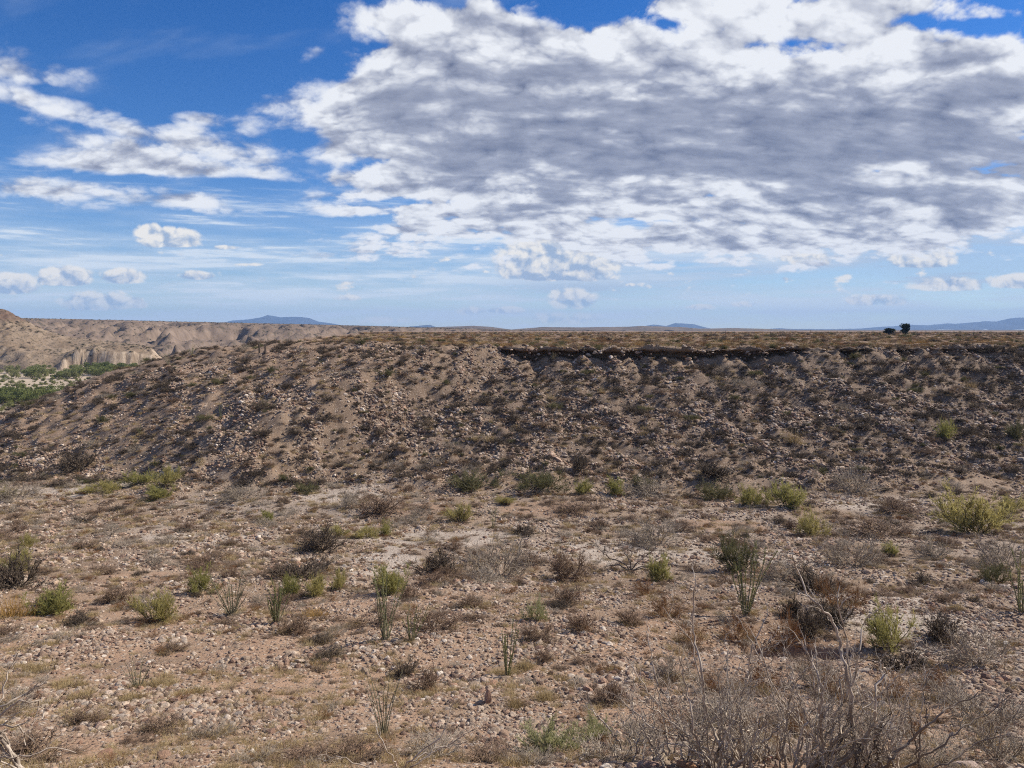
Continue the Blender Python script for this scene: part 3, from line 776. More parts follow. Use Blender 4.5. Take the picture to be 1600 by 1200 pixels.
single_rock(1016, 1204, 40, "pinkish rock at the foot of the dead thicket, low and broad", 305, (0.45, 0.30, 0.25), (1, 0.8, 0.6), 0.2)
single_rock(1074, 1204, 40, "orange brown rock at the foot of the dead thicket", 306, (0.44, 0.25, 0.15), (1, 0.8, 0.6), 2.2)
single_rock(1508, 1203, 44, "flat pale pink boulder at the hill's edge beside dark twigs", 307, (0.48, 0.37, 0.31), (1, 0.8, 0.5), 0.5)
single_rock(1204, 1192, 20, "dark red rock between the dead stems", 308, (0.25, 0.10, 0.08), (1, 0.8, 0.7), 0.5)
single_rock(566, 1180, 40, "rust coloured flat boulder among low grey twigs", 309, (0.42, 0.24, 0.15), (1, 0.8, 0.5), 0.9)
single_rock(1572, 1010, 16, "white topped block on the cobble bank below the dark thicket", 310, (0.58, 0.53, 0.46), (1, 0.8, 0.7), 0.9)
single_rock(165, 1184, 26, "reddish brown round boulder on the yellow grassy gravel", 311, (0.32, 0.19, 0.13), (1, 0.85, 0.7), 1.4)
single_rock(258, 1186, 30, "wide brown boulder half sunk in the yellow grassy gravel", 312, (0.33, 0.21, 0.145), (1, 0.85, 0.55), 0.4)
# ---------------------------------------------------------------- plants: stems grown level by level, all as real geometry
def unit(v): return v / np.maximum(np.linalg.norm(v, axis=-1, keepdims=True), 1e-9)

def grow(r, base, dirs, length, radius, segs=4, bend=0.25, up=0.0, taper=0.5):
    """curved shoots: returns points (n, segs+1, 3) and radii (n, segs+1)"""
    n = len(base)
    P = np.zeros((n, segs + 1, 3)); P[:, 0] = base
    d = unit(dirs); L = np.broadcast_to(length, (n,))
    for k in range(segs):
        d = unit(d + r.normal(0, bend, (n, 3)) + np.array([0, 0, up]))
        P[:, k + 1] = P[:, k] + d * (L / segs)[:, None]
    R = np.broadcast_to(radius, (n,))[:, None] * np.linspace(1, taper, segs + 1)[None]
    return P, R

def sprout(r, P, per, lo=0.25, hi=1.0, spread=0.8, up=0.25):
    """child origins and directions along parent shoots"""
    n, k = P.shape[0], P.shape[1] - 1
    par = np.repeat(np.arange(n), per)
    t = r.uniform(lo, hi, len(par)) * k
    i = np.minimum(t.astype(int), k - 1); f = (t - i)[:, None]
    o = P[par, i] * (1 - f) + P[par, i + 1] * f
    d = unit(P[par, i + 1] - P[par, i])
    s = r.normal(size=(len(par), 3))
    s = unit(s - (s * d).sum(1, keepdims=True) * d)
    return o, unit(d + s * spread + np.array([0, 0, up])), par

def tubes(P, R, sides=3):
    n, k = P.shape[:2]
    T = np.gradient(P, axis=1); T = unit(T)
    ref = np.where(np.abs(T[..., 2:3]) > 0.9, np.array([1., 0, 0]), np.array([0, 0, 1.]))
    A = unit(np.cross(T, ref)); B = np.cross(T, A)
    an = np.arange(sides) * 2 * np.pi / sides
    ring = P[:, :, None] + R[:, :, None, None] * (A[:, :, None] * np.cos(an)[None, None, :, None] + B[:, :, None] * np.sin(an)[None, None, :, None])
    V = ring.reshape(-1, 3)
    base = (np.arange(n) * k * sides)[:, None, None] + (np.arange(k - 1) * sides)[None, :, None] + np.arange(sides)[None, None]
    nxt = (np.arange(sides) + 1) % sides - np.arange(sides)
    F = np.stack([base, base + nxt, base + nxt + sides, base + sides], -1).reshape(-1, 4)
    return V, F

def leaves(r, o, d, length, width):
    n = len(o)
    s = unit(np.cross(d, r.normal(size=(n, 3))))
    w = np.broadcast_to(width, (n,))[:, None]; l = np.broadcast_to(length, (n,))[:, None]
    V = np.stack([o - s * w * 0.5, o + s * w * 0.5, o + d * l + s * w * 0.25, o + d * l - s * w * 0.25], 1).reshape(-1, 3)
    F = np.arange(n * 4).reshape(n, 4)
    return V, F

class Build:
    def __init__(self): self.V, self.F, self.M, self.n = [], [], [], 0
    def add(self, vf, m=0):
        V, F = vf
        self.V.append(V); self.F.append(F + self.n); self.M.append(np.full(len(F), m)); self.n += len(V)
        return self
    def mesh(self, name, mats, smooth=True):
        return mesh_from(name, np.concatenate(self.V), [np.concatenate(self.F)], smooth, mats=mats, mi=np.concatenate(self.M))

def plant_mat(name, c1, c2, trans=0.0, rough=0.85, c3=None):
    M = Nodes(name, rough, 0.15)
    col = M.mix(M.rnd(), c1, c2)
    n = M.noise(M.obj(), 5.0, 3, 0.6)
    col = M.mix(M.rng(n, 0.35, 0.65, 0.0, 0.75), col, c3 or tuple(0.6 * (a + b) / 2 for a, b in zip(c1, c2)))
    M.out(col)
    if trans:
        t = M.node('ShaderNodeBsdfTranslucent'); M.put(t.inputs[0], col)
        mx = M.node('ShaderNodeMixShader'); mx.inputs[0].default_value = trans
        M.l.new(M.b.outputs[0], mx.inputs[1]); M.l.new(t.outputs[0], mx.inputs[2])
        M.l.new(mx.outputs[0], M.n['Material Output'].inputs['Surface'])
    return M.m

MAT_GREYTWIG = plant_mat("grey_twig", (0.33, 0.275, 0.215), (0.43, 0.365, 0.29))
MAT_DARKTWIG = plant_mat("dark_twig", (0.105, 0.082, 0.062), (0.165, 0.128, 0.095))
MAT_BROWNTWIG = plant_mat("brown_twig", (0.22, 0.145, 0.10), (0.28, 0.20, 0.14))
MAT_RUST = plant_mat("rust_weed", (0.30, 0.145, 0.06), (0.34, 0.20, 0.10), 0.2)
MAT_BARK = plant_mat("dead_bark", (0.46, 0.39, 0.32), (0.56, 0.49, 0.41), c3=(0.19, 0.15, 0.115))
MAT_BARKDARK = plant_mat("weathered_bark", (0.17, 0.135, 0.11), (0.24, 0.20, 0.165))
MAT_STEM = plant_mat("shrub_stem", (0.16, 0.14, 0.09), (0.21, 0.18, 0.12))
MAT_GREEN = plant_mat("green_leaf", (0.38, 0.37, 0.13), (0.47, 0.43, 0.17), 0.45)
MAT_YGREEN = plant_mat("yellow_green_leaf", (0.47, 0.42, 0.16), (0.54, 0.47, 0.20), 0.45)
MAT_DGREEN = plant_mat("olive_leaf", (0.17, 0.165, 0.08), (0.23, 0.21, 0.105), 0.25)
MAT_SAGE = plant_mat("sage_leaf", (0.44, 0.44, 0.22), (0.50, 0.49, 0.27), 0.3)
MAT_STRAW = plant_mat("straw_blade", (0.56, 0.42, 0.22), (0.62, 0.50, 0.29), 0.3)
MAT_GOLD = plant_mat("gold_blade", (0.50, 0.30, 0.09), (0.55, 0.36, 0.13), 0.3)
MAT_CANE = plant_mat("ocotillo_cane", (0.20, 0.19, 0.125), (0.25, 0.23, 0.16))
MAT_CLEAF = plant_mat("ocotillo_leaf", (0.28, 0.30, 0.12), (0.34, 0.35, 0.15), 0.25)
MAT_GCLEAF = plant_mat("ocotillo_dry_leaf", (0.27, 0.25, 0.15), (0.32, 0.29, 0.19), 0.2)

def dome_dirs(r, n, low=0.15, high=1.0):
    a = r.uniform(0, 2 * np.pi, n); z = r.uniform(low, high, n)
    q = np.sqrt(np.maximum(1 - z * z, 0))
    return np.stack([q * np.cos(a), q * np.sin(a), z], -1)

def dry_bush(seed, mat, flat=0.75, dense=1.0, thick=1.0, low=0.05):
    """leafless many-stemmed bush, about 1 m half-width"""
    r = np.random.default_rng(seed); b = Build()
    n = int(18 * dense)
    d = dome_dirs(r, n, low, 0.95); ln = r.uniform(0.55, 1.0, n)
    base = np.stack([r.normal(0, 0.10, n), r.normal(0, 0.10, n), np.full(n, -0.03)], -1)
    P, R = grow(r, base, d, ln, 0.014 * thick, 4, 0.20, 0.05)
    b.add(tubes(P, R))
    o, dd, _ = sprout(r, P, 6, 0.2, 1.0, 0.7, 0.12)
    P2, R2 = grow(r, o, dd, r.uniform(0.25, 0.5, len(o)), 0.008 * thick, 3, 0.28, 0.05)
    b.add(tubes(P2, R2))
    o, dd, _ = sprout(r, P2, 6, 0.2, 1.0, 0.8, 0.1)
    P3, R3 = grow(r, o, dd, r.uniform(0.12, 0.30, len(o)), 0.0055 * thick, 2, 0.3, 0.05, 0.6)
    b.add(tubes(P3, R3))
    for i in range(len(b.V)): b.V[i] = b.V[i] * np.array([1, 1, flat])
    return b.mesh("dry_bush", [mat])

def green_parts(seed, leafmat, stemmat, flat=0.95, nleaf=11, leaf=(0.066, 0.0105), low=0.12, n=20, reach=(0.3, 1.05)):
    """airy leafy shrub about 1 m half-width: stem mesh and leaf mesh"""
    r = np.random.default_rng(seed); b = Build(); l = Build()
    d = dome_dirs(r, n, low, 0.98)
    base = np.stack([r.normal(0, 0.16, n), r.normal(0, 0.16, n), np.full(n, -0.03)], -1)
    lean_ = r.normal(0, 0.22, 3) * np.array([1, 1, 0]); d = unit(d + lean_)
    P, R = grow(r, base, d, r.uniform(*reach, n), 0.016, 5, 0.20, 0.06)
    b.add(tubes(P, R))
    o, dd, _ = sprout(r, P, 9, 0.25, 1.0, 0.6, 0.15)
    P2, R2 = grow(r, o, dd, r.uniform(0.22, 0.50, len(o)), 0.006, 3, 0.18, 0.06)
    l.add(tubes(P2, R2))
    o, dd, _ = sprout(r, P2, 5, 0.2, 1.0, 0.6, 0.2)
    P3, R3 = grow(r, o, dd, r.uniform(0.12, 0.26, len(o)), 0.004, 2, 0.2, 0.05)
    l.add(tubes(P3, R3))
    o, dd, _ = sprout(r, P3, nleaf, 0.05, 1.0, 0.6, 0.15)
    l.add(leaves(r, o, dd, r.uniform(0.6, 1.3, len(o)) * leaf[0], leaf[1]))
    for x in (b, l):
        for i in range(len(x.V)): x.V[i] = x.V[i] * np.array([1, 1, flat])
    return b.mesh("stem", [stemmat]), l.mesh("foliage", [leafmat])

def one_mesh(a, b):
    """stems and leaves of a shrub joined, for bushes too far off to show their parts"""
    def get(me):
        v = np.empty(len(me.vertices) * 3, np.float32); me.vertices.foreach_get('co', v)
        f = np.empty(len(me.loops), np.int32); me.loops.foreach_get('vertex_index', f)
        return v.reshape(-1, 3), f.reshape(-1, 4)
    (va, fa), (vb, fb) = get(a), get(b)
    return mesh_from("shrub", np.concatenate([va, vb]), [np.concatenate([fa, fb + len(va)])], True, mats=[a.materials[0], b.materials[0]],
                     mi=np.concatenate([np.zeros(len(fa)), np.ones(len(fb))]))

def grass_tuft(seed, mat, n=110, h=0.32, spread=0.3):
    r = np.random.default_rng(seed)
    base = np.stack([r.normal(0, spread * 0.45, n), r.normal(0, spread * 0.45, n), np.full(n, -0.02)], -1)
    d = unit(np.stack([r.normal(0, 0.5, n), r.normal(0, 0.5, n), np.ones(n)], -1) + base * np.array([1.5, 1.5, 0]))
    P, R = grow(r, base, d, r.uniform(0.4, 1.0, n) * h, 0.0055, 3, 0.14, -0.04, 0.3)
    return Build().add(tubes(P, R)).mesh("grass_tuft", [mat])

def cane_meshes(seed, n, h, leafmat, lean=0.32, leafy=1.0):
    """ocotillo canes, each a mesh of its own, with its leaves as a sub-part mesh"""
    r = np.random.default_rng(seed); out = []
    for i in range(n):
        a = 2 * np.pi * (i + r.uniform(-.3, .3)) / n; t = lean * r.uniform(0.25, 1.15)
        d = np.array([[math.cos(a) * t, math.sin(a) * t, 1.0]])
        P, R = grow(r, np.array([[math.cos(a) * 0.07, math.sin(a) * 0.07, -0.05]]), d, h * r.uniform(0.45, 1.0), 0.019, 9, 0.055, 0.015, 0.35)
        c = Build().add(tubes(P, R, 5)).mesh("cane", [MAT_CANE])
        k = int(260 * h / 2.6 * leafy)
        if k > 4:
            o, dd, _ = sprout(r, P, k, 0.06, 1.0, 1.2, 0.5)
            lf = Build().add(leaves(r, o, dd, r.uniform(0.03, 0.065, k), 0.022)).mesh("leaf_cover", [leafmat])
        else: lf = None
        out.append((c, lf))
    return out

# ---- prototypes (built once; every plant below shares their mesh data)
DRY_GREY = [dry_bush(1000 + i, MAT_GREYTWIG, f_, d_) for i, (f_, d_) in enumerate([(0.8, 1.1), (0.65, 1.0), (0.9, 1.2)])]
DRY_DARK = [dry_bush(1010 + i, MAT_DARKTWIG, f_, d_, 1.7) for i, (f_, d_) in enumerate([(0.7, 1.3), (0.6, 1.4), (0.8, 1.2), (0.5, 1.4)])]
DRY_BROWN = [dry_bush(1020 + i, MAT_BROWNTWIG, f_, d_, 1.35) for i, (f_, d_) in enumerate([(0.45, 1.3), (0.35, 1.4), (0.55, 1.2), (0.4, 1.2)])]
RUST = [dry_bush(1030 + i, MAT_RUST, f_, d_, 0.9) for i, (f_, d_) in enumerate([(0.9, 0.8), (0.7, 0.9)])]
GREEN = [green_parts(1100 + i, MAT_GREEN, MAT_STEM, f_) for i, f_ in enumerate([0.9, 0.75, 1.0, 0.85, 0.7, 0.95])]
YGREEN = [green_parts(1110 + i, MAT_YGREEN, MAT_STEM, f_, 9) for i, f_ in enumerate([0.7, 0.9, 0.8, 0.6])]
DGREEN = [green_parts(1120 + i, MAT_DGREEN, MAT_STEM, f_, 8) for i, f_ in enumerate([0.75, 0.6])]
SAGE = [green_parts(1130 + i, MAT_SAGE, MAT_GREYTWIG, f_, 14, (0.045, 0.011)) for i, f_ in enumerate([0.9, 0.7])]
OLIVE_FAR = [one_mesh(*p) for p in DGREEN]
STRAW = [grass_tuft(1200 + i, MAT_STRAW) for i in range(3)]
GOLD = [grass_tuft(1210 + i, MAT_GOLD, 260, 0.6, 0.6) for i in range(2)]
# ---------------------------------------------------------------- placing the plants
def extent(me):
    v = np.empty(len(me.vertices) * 3, np.float32); me.vertices.foreach_get('co', v); v = v.reshape(-1, 3)
    return float(np.percentile(np.abs(v[:, :2]), 97)), float(np.percentile(v[:, 2], 99))
EXT = {}
def ext(me):
    if me.name not in EXT: EXT[me.name] = extent(me)
    return EXT[me.name]

PLACED = []                                                    # x, y, radius of what stands already
def size_for(u, v, w_px, h_px, me):
    p = ground_at(u, v); k = p[1] / FPX
    rx, hz = ext(me)
    s, sz = 0.5 * w_px * k / rx, h_px * k / hz
    PLACED.append((p[0], p[1], 0.5 * w_px * k))
    return p, (s, s * rng.uniform(0.85, 1.1), sz)

def leafy(kind, i, u, v, w, h, label, group=None):
    st, fo = kind[i % len(kind)]
    p, s = size_for(u, v, w, h, fo)
    root = link("shrub", None, tuple(p - np.array([0, 0, 0.02])), (0, 0, rng.uniform(0, 6.28)), s)
    link("stem", st, parent=root); link("foliage", fo, parent=root)
    return tag(root, label, "shrub", group)

def bare(kind, i, u, v, w, h, label, group=None, name="dead_bush"):
    me = kind[i % len(kind)]
    p, s = size_for(u, v, w, h, me)
    return tag(link(name, me, tuple(p), (0, 0, rng.uniform(0, 6.28)), s), label, "bush", group)

# leafy shrubs one can pick out: kind, u, v (foot), width, height, label
for k, (kind, u, v, w, h, label) in enumerate([
    (GREEN, 85, 959, 68, 44, "bright green leafy shrub beside the orange gold grass clump"),
    (YGREEN, 242, 973, 72, 50, "pale yellow green shrub with a greyish base on the gravel bench"),
    (GREEN, 316, 925, 42, 42, "fresh green shrub growing against a taller grey bush"),
    (GREEN, 456, 930, 34, 34, "small green shrub just behind the dense green ocotillo"),
    (YGREEN, 492, 931, 40, 38, "pale straw green shrub next to the bench of cobbles, leaning on a dark bush"),
    (YGREEN, 532, 922, 30, 34, "narrow yellowish shrub with a dark shadow at its foot"),
    (GREEN, 608, 927, 56, 46, "bright green rounded shrub directly behind the tall thin ocotillo"),
    (SAGE, 838, 969, 40, 36, "pale sage green shrub alone on the cobble patch"),
    (SAGE, 868, 1178, 110, 58, "large pale sage shrub at the near edge of the cobble bank"),
    (SAGE, 925, 1155, 60, 46, "smaller sage shrub touching the large pale sage shrub"),
    (GREEN, 1030, 908, 40, 46, "light green shrub growing through the fallen dark branches"),
    (GREEN, 1396, 1012, 74, 68, "broad green shrub behind the bare white branches"),
    (YGREEN, 1522, 832, 100, 70, "widest shrub, an olive yellow spreading one with crooked pale stems at the slope's foot"),
    (GREEN, 1226, 792, 56, 40, "green shrub at the slope's foot, larger of the two standing side by side"),
    (GREEN, 1170, 790, 42, 34, "green shrub at the slope's foot, smaller of the two standing side by side"),
    (YGREEN, 1266, 838, 46, 44, "yellow green shrub mixed with grey twigs below the pair of green shrubs"),
    (GREEN, 1482, 686, 34, 30, "lone bright green shrub halfway up the rocky slope"),
    (GREEN, 965, 772, 32, 28, "small vivid green shrub beside a grey bush at the slope's foot"),
    (GREEN, 912, 772, 28, 24, "tiny green shrub left of the vivid green one at the slope's foot"),
    (DGREEN, 845, 764, 90, 30, "wide dark olive shrub along the foot of the slope"),
    (DGREEN, 742, 767, 96, 32, "widest dark olive shrub, with black shade under it, at the slope's foot"),
    (YGREEN, 268, 757, 44, 28, "yellow green shrub, topmost of the bright cluster at the nose of the mesa"),
    (GREEN, 222, 756, 50, 20, "low green shrub in the bright cluster at the nose of the mesa"),
    (YGREEN, 160, 769, 62, 19, "flat yellow shrub in the bright cluster at the nose of the mesa"),
    (GREEN, 246, 779, 38, 22, "green shrub, lowest of the bright cluster at the nose of the mesa"),
    (GREEN, 417, 817, 22, 20, "small green shrub alone on the pale stony wash"),
    (YGREEN, 527, 836, 50, 19, "low yellow green shrub in a row of three on the wash"),
    (YGREEN, 572, 840, 46, 20, "middle shrub of the low yellow green row on the wash"),
    (GREEN, 600, 838, 24, 26, "greenest shrub, at the end of the low yellow green row"),
    (YGREEN, 718, 816, 42, 30, "yellow green shrub with dark arched twigs on the wash"),
    (GREEN, 1390, 868, 24, 22, "small green shrub tucked behind a grey brown bush"),
    (DGREEN, 1552, 910, 52, 32, "dull green shrub among brown brush near a tall ocotillo"),
    (YGREEN, 24, 893, 54, 38, "yellowish shrub above the dark grey bush on the wash"),
    (YGREEN, 42, 856, 28, 24, "small yellowish shrub on open gravel"),
    (YGREEN, 10, 776, 28, 16, "yellow green shrub at the edge of the grey flat under the nose"),
    (DGREEN, 1152, 892, 66, 58, "dark rounded shrub with yellow flowering tips above the ocotillo"),
    (YGREEN, 790, 787, 30, 13, "low straw green shrub on the wash near the dark olive shrubs"),
    (DGREEN, 480, 770, 44, 16, "low dark olive shrub by the bare pale flat"),
    (DGREEN, 1590, 690, 40, 34, "dark olive shrub on the shaded slope above the widest shrub"),
    (DGREEN, 1005, 762, 40, 20, "short olive shrub between grey bushes at the slope's foot"),
    (YGREEN, 1580, 800, 40, 26, "sparse yellow green shrub beyond the widest shrub"),
    (DGREEN, 1120, 780, 60, 26, "dark olive shrub just before the two green shrubs standing side by side"),
]):
    leafy(kind, k, u, v, w, h, label)

# bare bushes large enough to tell apart
for k, (kind, u, v, w, h, label) in enumerate([
    (DRY_GREY, 782, 902, 116, 64, "biggest grey leafless bush, a dense dome beside the gravel flat"),
    (DRY_DARK, 500, 862, 90, 42, "dark leafless bush under the low yellow green row"),
    (DRY_DARK, 462, 905, 76, 30, "low dark grey bush above the dense green ocotillo"),
    (DRY_DARK, 680, 897, 70, 40, "dark bush with bleached curved stems beside the biggest grey bush"),
    (DRY_GREY, 1028, 852, 92, 46, "brownish grey bush with pale twig tips behind the fallen dark branches"),
    (DRY_BROWN, 888, 905, 80, 44, "dark brown mound shaped bush next to the fallen dark branches"),
    (DRY_GREY, 1330, 886, 104, 52, "broad grey brown bush with a flat top on the cobble flat"),
    (DRY_GREY, 1330, 772, 96, 42, "grey bush over deep shade at the foot of the slope"),
    (DRY_GREY, 1022, 773, 74, 28, "rounded grey bush beside the small vivid green shrub"),
    (DRY_GREY, 548, 792, 50, 30, "ash grey bush beside the pale flat"),
    (DRY_BROWN, 590, 800, 96, 26, "spreading brown bush beside the ash grey one"),
    (DRY_GREY, 382, 781, 80, 26, "low wide grey bush on the stony flat below the nose"),
    (DRY_GREY, 30, 776, 80, 22, "low grey bush on the flat below the end of the nose"),
    (DRY_DARK, 30, 918, 84, 56, "dark grey bush under the yellowish shrub"),
    (DRY_GREY, 1462, 872, 64, 30, "rounded grey brown bush on the stony bank"),
    (DRY_GREY, 1566, 886, 96, 50, "large brownish grey bush on the stony bank below the widest shrub"),
    (DRY_GREY, 1225, 905, 80, 40, "dark grey bush behind the tips of the bare white branches"),
    (DRY_DARK, 1270, 925, 90, 42, "dark tangle of brush behind the white forked branch"),
    (DRY_DARK, 1470, 1000, 66, 44, "dark brush beside the broad green shrub"),
    (DRY_GREY, 1535, 1040, 130, 70, "dark greyish thicket over a shaded hollow beyond the dead shrub"),
    (DRY_BROWN, 1400, 800, 80, 20, "brown low brush on the flat by the grey bush"),
    (DRY_BROWN, 900, 800, 70, 14, "thin brown brush on the pinkish bare flat"),
    (DRY_DARK, 905, 735, 36, 30, "single blackish bush standing out on the lower slope"),
    (DRY_DARK, 1115, 745, 60, 24, "dark bush tucked at the very foot of the slope"),
    (DRY_BROWN, 1370, 838, 110, 26, "flat dark brown brush before the widest shrub"),
    (DRY_DARK, 125, 735, 60, 34, "dark grey bush on the nose of the mesa above the bright cluster"),
    (DRY_BROWN, 950, 1100, 60, 34, "brown bush on the cobble bank by the dead thicket"),
    (DRY_BROWN, 660, 1082, 60, 38, "brownish olive bush between the two slim ocotillos"),
    (DRY_DARK, 630, 1058, 50, 30, "dark twiggy bush behind the brownish olive one"),
    (DRY_BROWN, 462, 992, 70, 30, "rusty brown bush below a strip of gold grass"),
    (DRY_DARK, 510, 1030, 60, 18, "flat dark twig mat on open gravel below the gold grass"),
    (DRY_DARK, 500, 1005, 50, 16, "flat grey twig mat just under the rusty brown bush"),
    (DRY_BROWN, 735, 950, 46, 24, "brown bush by itself on the cobbles right of the slim ocotillos"),
    (DRY_BROWN, 640, 935, 40, 20, "small rust brown bush beside the bright green rounded shrub"),
    (DRY_BROWN, 885, 945, 60, 30, "rust brown bush close to the lone sage shrub"),
    (DRY_BROWN, 910, 985, 60, 30, "brown bush on cobbles before the lone sage shrub"),
    (DRY_BROWN, 985, 975, 44, 26, "low brown bush on the bare cobble rise"),
    (DRY_BROWN, 840, 1000, 70, 24, "wide flat brown bush among cobbles under the lone sage shrub"),
    (DRY_BROWN, 185, 940, 44, 26, "brown bush between the green shrub and the pale yellow green shrub"),
    (DRY_DARK, 125, 978, 60, 20, "dark low bush in front of the bright green leafy shrub"),
    (DRY_BROWN, 270, 1018, 50, 14, "thin dark twig mat on the bare gravel bench"),
    (DRY_DARK, 1268, 990, 56, 44, "added blackish bush darkening the shaded hollow behind the white branches"),  # this and the next two bushes are added to blacken the hollow
    (DRY_DARK, 1300, 975, 60, 40, "added blackish bush darkening the far bank of the shaded hollow"),
    (DRY_DARK, 1236, 965, 40, 34, "added dark bush darkening the near end of the shaded hollow"),
    (DRY_DARK, 1420, 1050, 90, 40, "dark brush below the broad green shrub"),
    (DRY_GREY, 95, 1000, 50, 12, "grey flattened twig mat on the pinkish gravel"),
]):
    bare(kind, k, u, v, w, h, label)

# rust coloured weeds among the dead stems
for k, (u, v, w, h) in enumerate([(1010, 930, 50, 30), (1040, 965, 70, 40), (1085, 1010, 60, 40), (1150, 1000, 70, 46), (1190, 1080, 70, 50), (1230, 1010, 60, 60), (1305, 950, 70, 50), (1340, 945, 40, 34),
                                  (1120, 1080, 60, 40), (1300, 1090, 70, 50), (1050, 1150, 70, 46), (1180, 1160, 70, 50), (1400, 1090, 80, 46), (1460, 1075, 60, 40), (1250, 1150, 60, 50), (1420, 1150, 60, 40)]):
    bare(RUST, k, u, v, w, h, "rust brown dry weed standing among the bare stems of the thicket", "rust brown weeds in the thicket", "dry_weed")

# gold and straw grass
for (u, v, w, h, label) in [(16, 964, 66, 40, "orange gold grass clump beside the bright green leafy shrub"),
                            (490, 966, 60, 14, "strip of gold grass behind the rusty brown bush")]:
    me = GOLD[0]; p, s = size_for(u, v, w, h, me)
    tag(link("grass_clump", me, tuple(p), (0, 0, 1.0), s), label, "grass")
for (u, v, w, h) in [(110, 1072, 40, 20), (138, 1090, 44, 22), (215, 1095, 40, 18), (243, 1075, 40, 22), (60, 1050, 40, 24), (300, 1085, 30, 14), (820, 1045, 30, 20), (853, 1095, 26, 26), (806, 1105, 30, 22),
                     (955, 1050, 24, 14), (1545, 1170, 80, 34), (1500, 955, 24, 14), (770, 690, 18, 12), (925, 672, 16, 10), (1008, 672, 16, 10), (862, 625, 18, 10), (940, 615, 12, 14), (1255, 545, 18, 12), (865, 560, 12, 10),
                     (1210, 540, 14, 9), (1020, 530, 14, 8), (1120, 595, 12, 8), (1515, 605, 22, 12), (1240, 690, 30, 22), (1580, 1010, 30, 14), (690, 650, 14, 8), (742, 690, 12, 12), (760, 690, 14, 16)]:
    me = STRAW[int(rng.integers(3))]; p, s = size_for(u, v, w, h, me)
    tag(link("grass_clump", me, tuple(p), (0, 0, rng.uniform(0, 6)), s), "pale straw yellow grass tuft growing on stony ground", "grass", "straw yellow grass tufts on the stones")

# ocotillos: every cane is a part, its leaves a part of the cane
def ocotillo(seed, u, v, h_px, n, leafmat, leafy_, lean, label):
    p = ground_at(u, v); h = h_px * p[1] / FPX
    root = link("ocotillo", None, tuple(p))
    for c, lf in cane_meshes(seed, n, 2.6, leafmat, lean, leafy_):
        o = link("cane", c, parent=root)
        if lf: tag(link("leaf_cover", lf, parent=o), kind="stuff")
    root.scale = (h / 2.4,) * 3
    PLACED.append((p[0], p[1], 0.25 * h))
    tag(root, label, "ocotillo")
for a in [(2001, 432, 976, 76, 17, MAT_CLEAF, 1.6, 0.42, "dense green ocotillo with many fanned canes by a dark low bush"),
          (2002, 603, 1001, 118, 9, MAT_CLEAF, 0.7, 0.20, "tall thin ocotillo standing before the bright green rounded shrub"),
          (2003, 643, 1004, 62, 13, MAT_CLEAF, 1.3, 0.36, "short bushy ocotillo to the right of the tall thin one"),
          (2004, 793, 1058, 88, 9, MAT_CLEAF, 1.2, 0.20, "slim leafy green ocotillo alone on the cobbles"),
          (2005, 600, 1150, 112, 11, MAT_GCLEAF, 0.3, 0.30, "nearly bare ocotillo with wiry canes, nearest to the viewer"),
          (2006, 215, 1077, 66, 16, MAT_GCLEAF, 0.35, 0.50, "grey fan shaped ocotillo on the yellow grassy gravel"),
          (2007, 362, 962, 78, 22, MAT_GCLEAF, 0.6, 0.55, "brownish grey ocotillo with a dense fan of canes next to a fresh green shrub"),
          (2008, 1166, 962, 118, 11, MAT_CLEAF, 0.9, 0.32, "tall green ocotillo rising behind the left bare branches"),
          (2009, 1596, 958, 110, 9, MAT_CLEAF, 0.9, 0.30, "green ocotillo cut by the frame near the stony bank"),
          (2010, 771, 826, 34, 7, MAT_CLEAF, 1.0, 0.25, "little ocotillo on the pinkish flat beyond the biggest grey bush"),
          (2011, 345, 655, 24, 8, MAT_CLEAF, 1.0, 0.3, "small ocotillo on the sunny nose of the mesa, lower of two"),
          (2012, 218, 680, 22, 8, MAT_CLEAF, 1.0, 0.3, "small ocotillo on the sunny nose near its base"),
          (2013, 300, 556, 20, 9, MAT_CLEAF, 1.0, 0.4, "ocotillo on the skyline of the nose above the river valley"),
          (2014, 262, 570, 20, 9, MAT_CLEAF, 1.0, 0.4, "ocotillo on the skyline of the nose, lower one beside the valley")]:
    ocotillo(*a)

# ---------------------------------------------------------------- the dead thicket close to the viewer
def px_at(u, v, y):
    dx, dy, dz = pix_dir(u, v)
    return np.array([dx / dy * y, y, dz / dy * y])

def resample(P, n):
    s = np.concatenate([[0], np.cumsum(np.linalg.norm(np.diff(P, axis=0), axis=1))]); t = np.linspace(0, s[-1], n)
    return np.stack([np.interp(t, s, P[:, i]) for i in range(3)], -1)

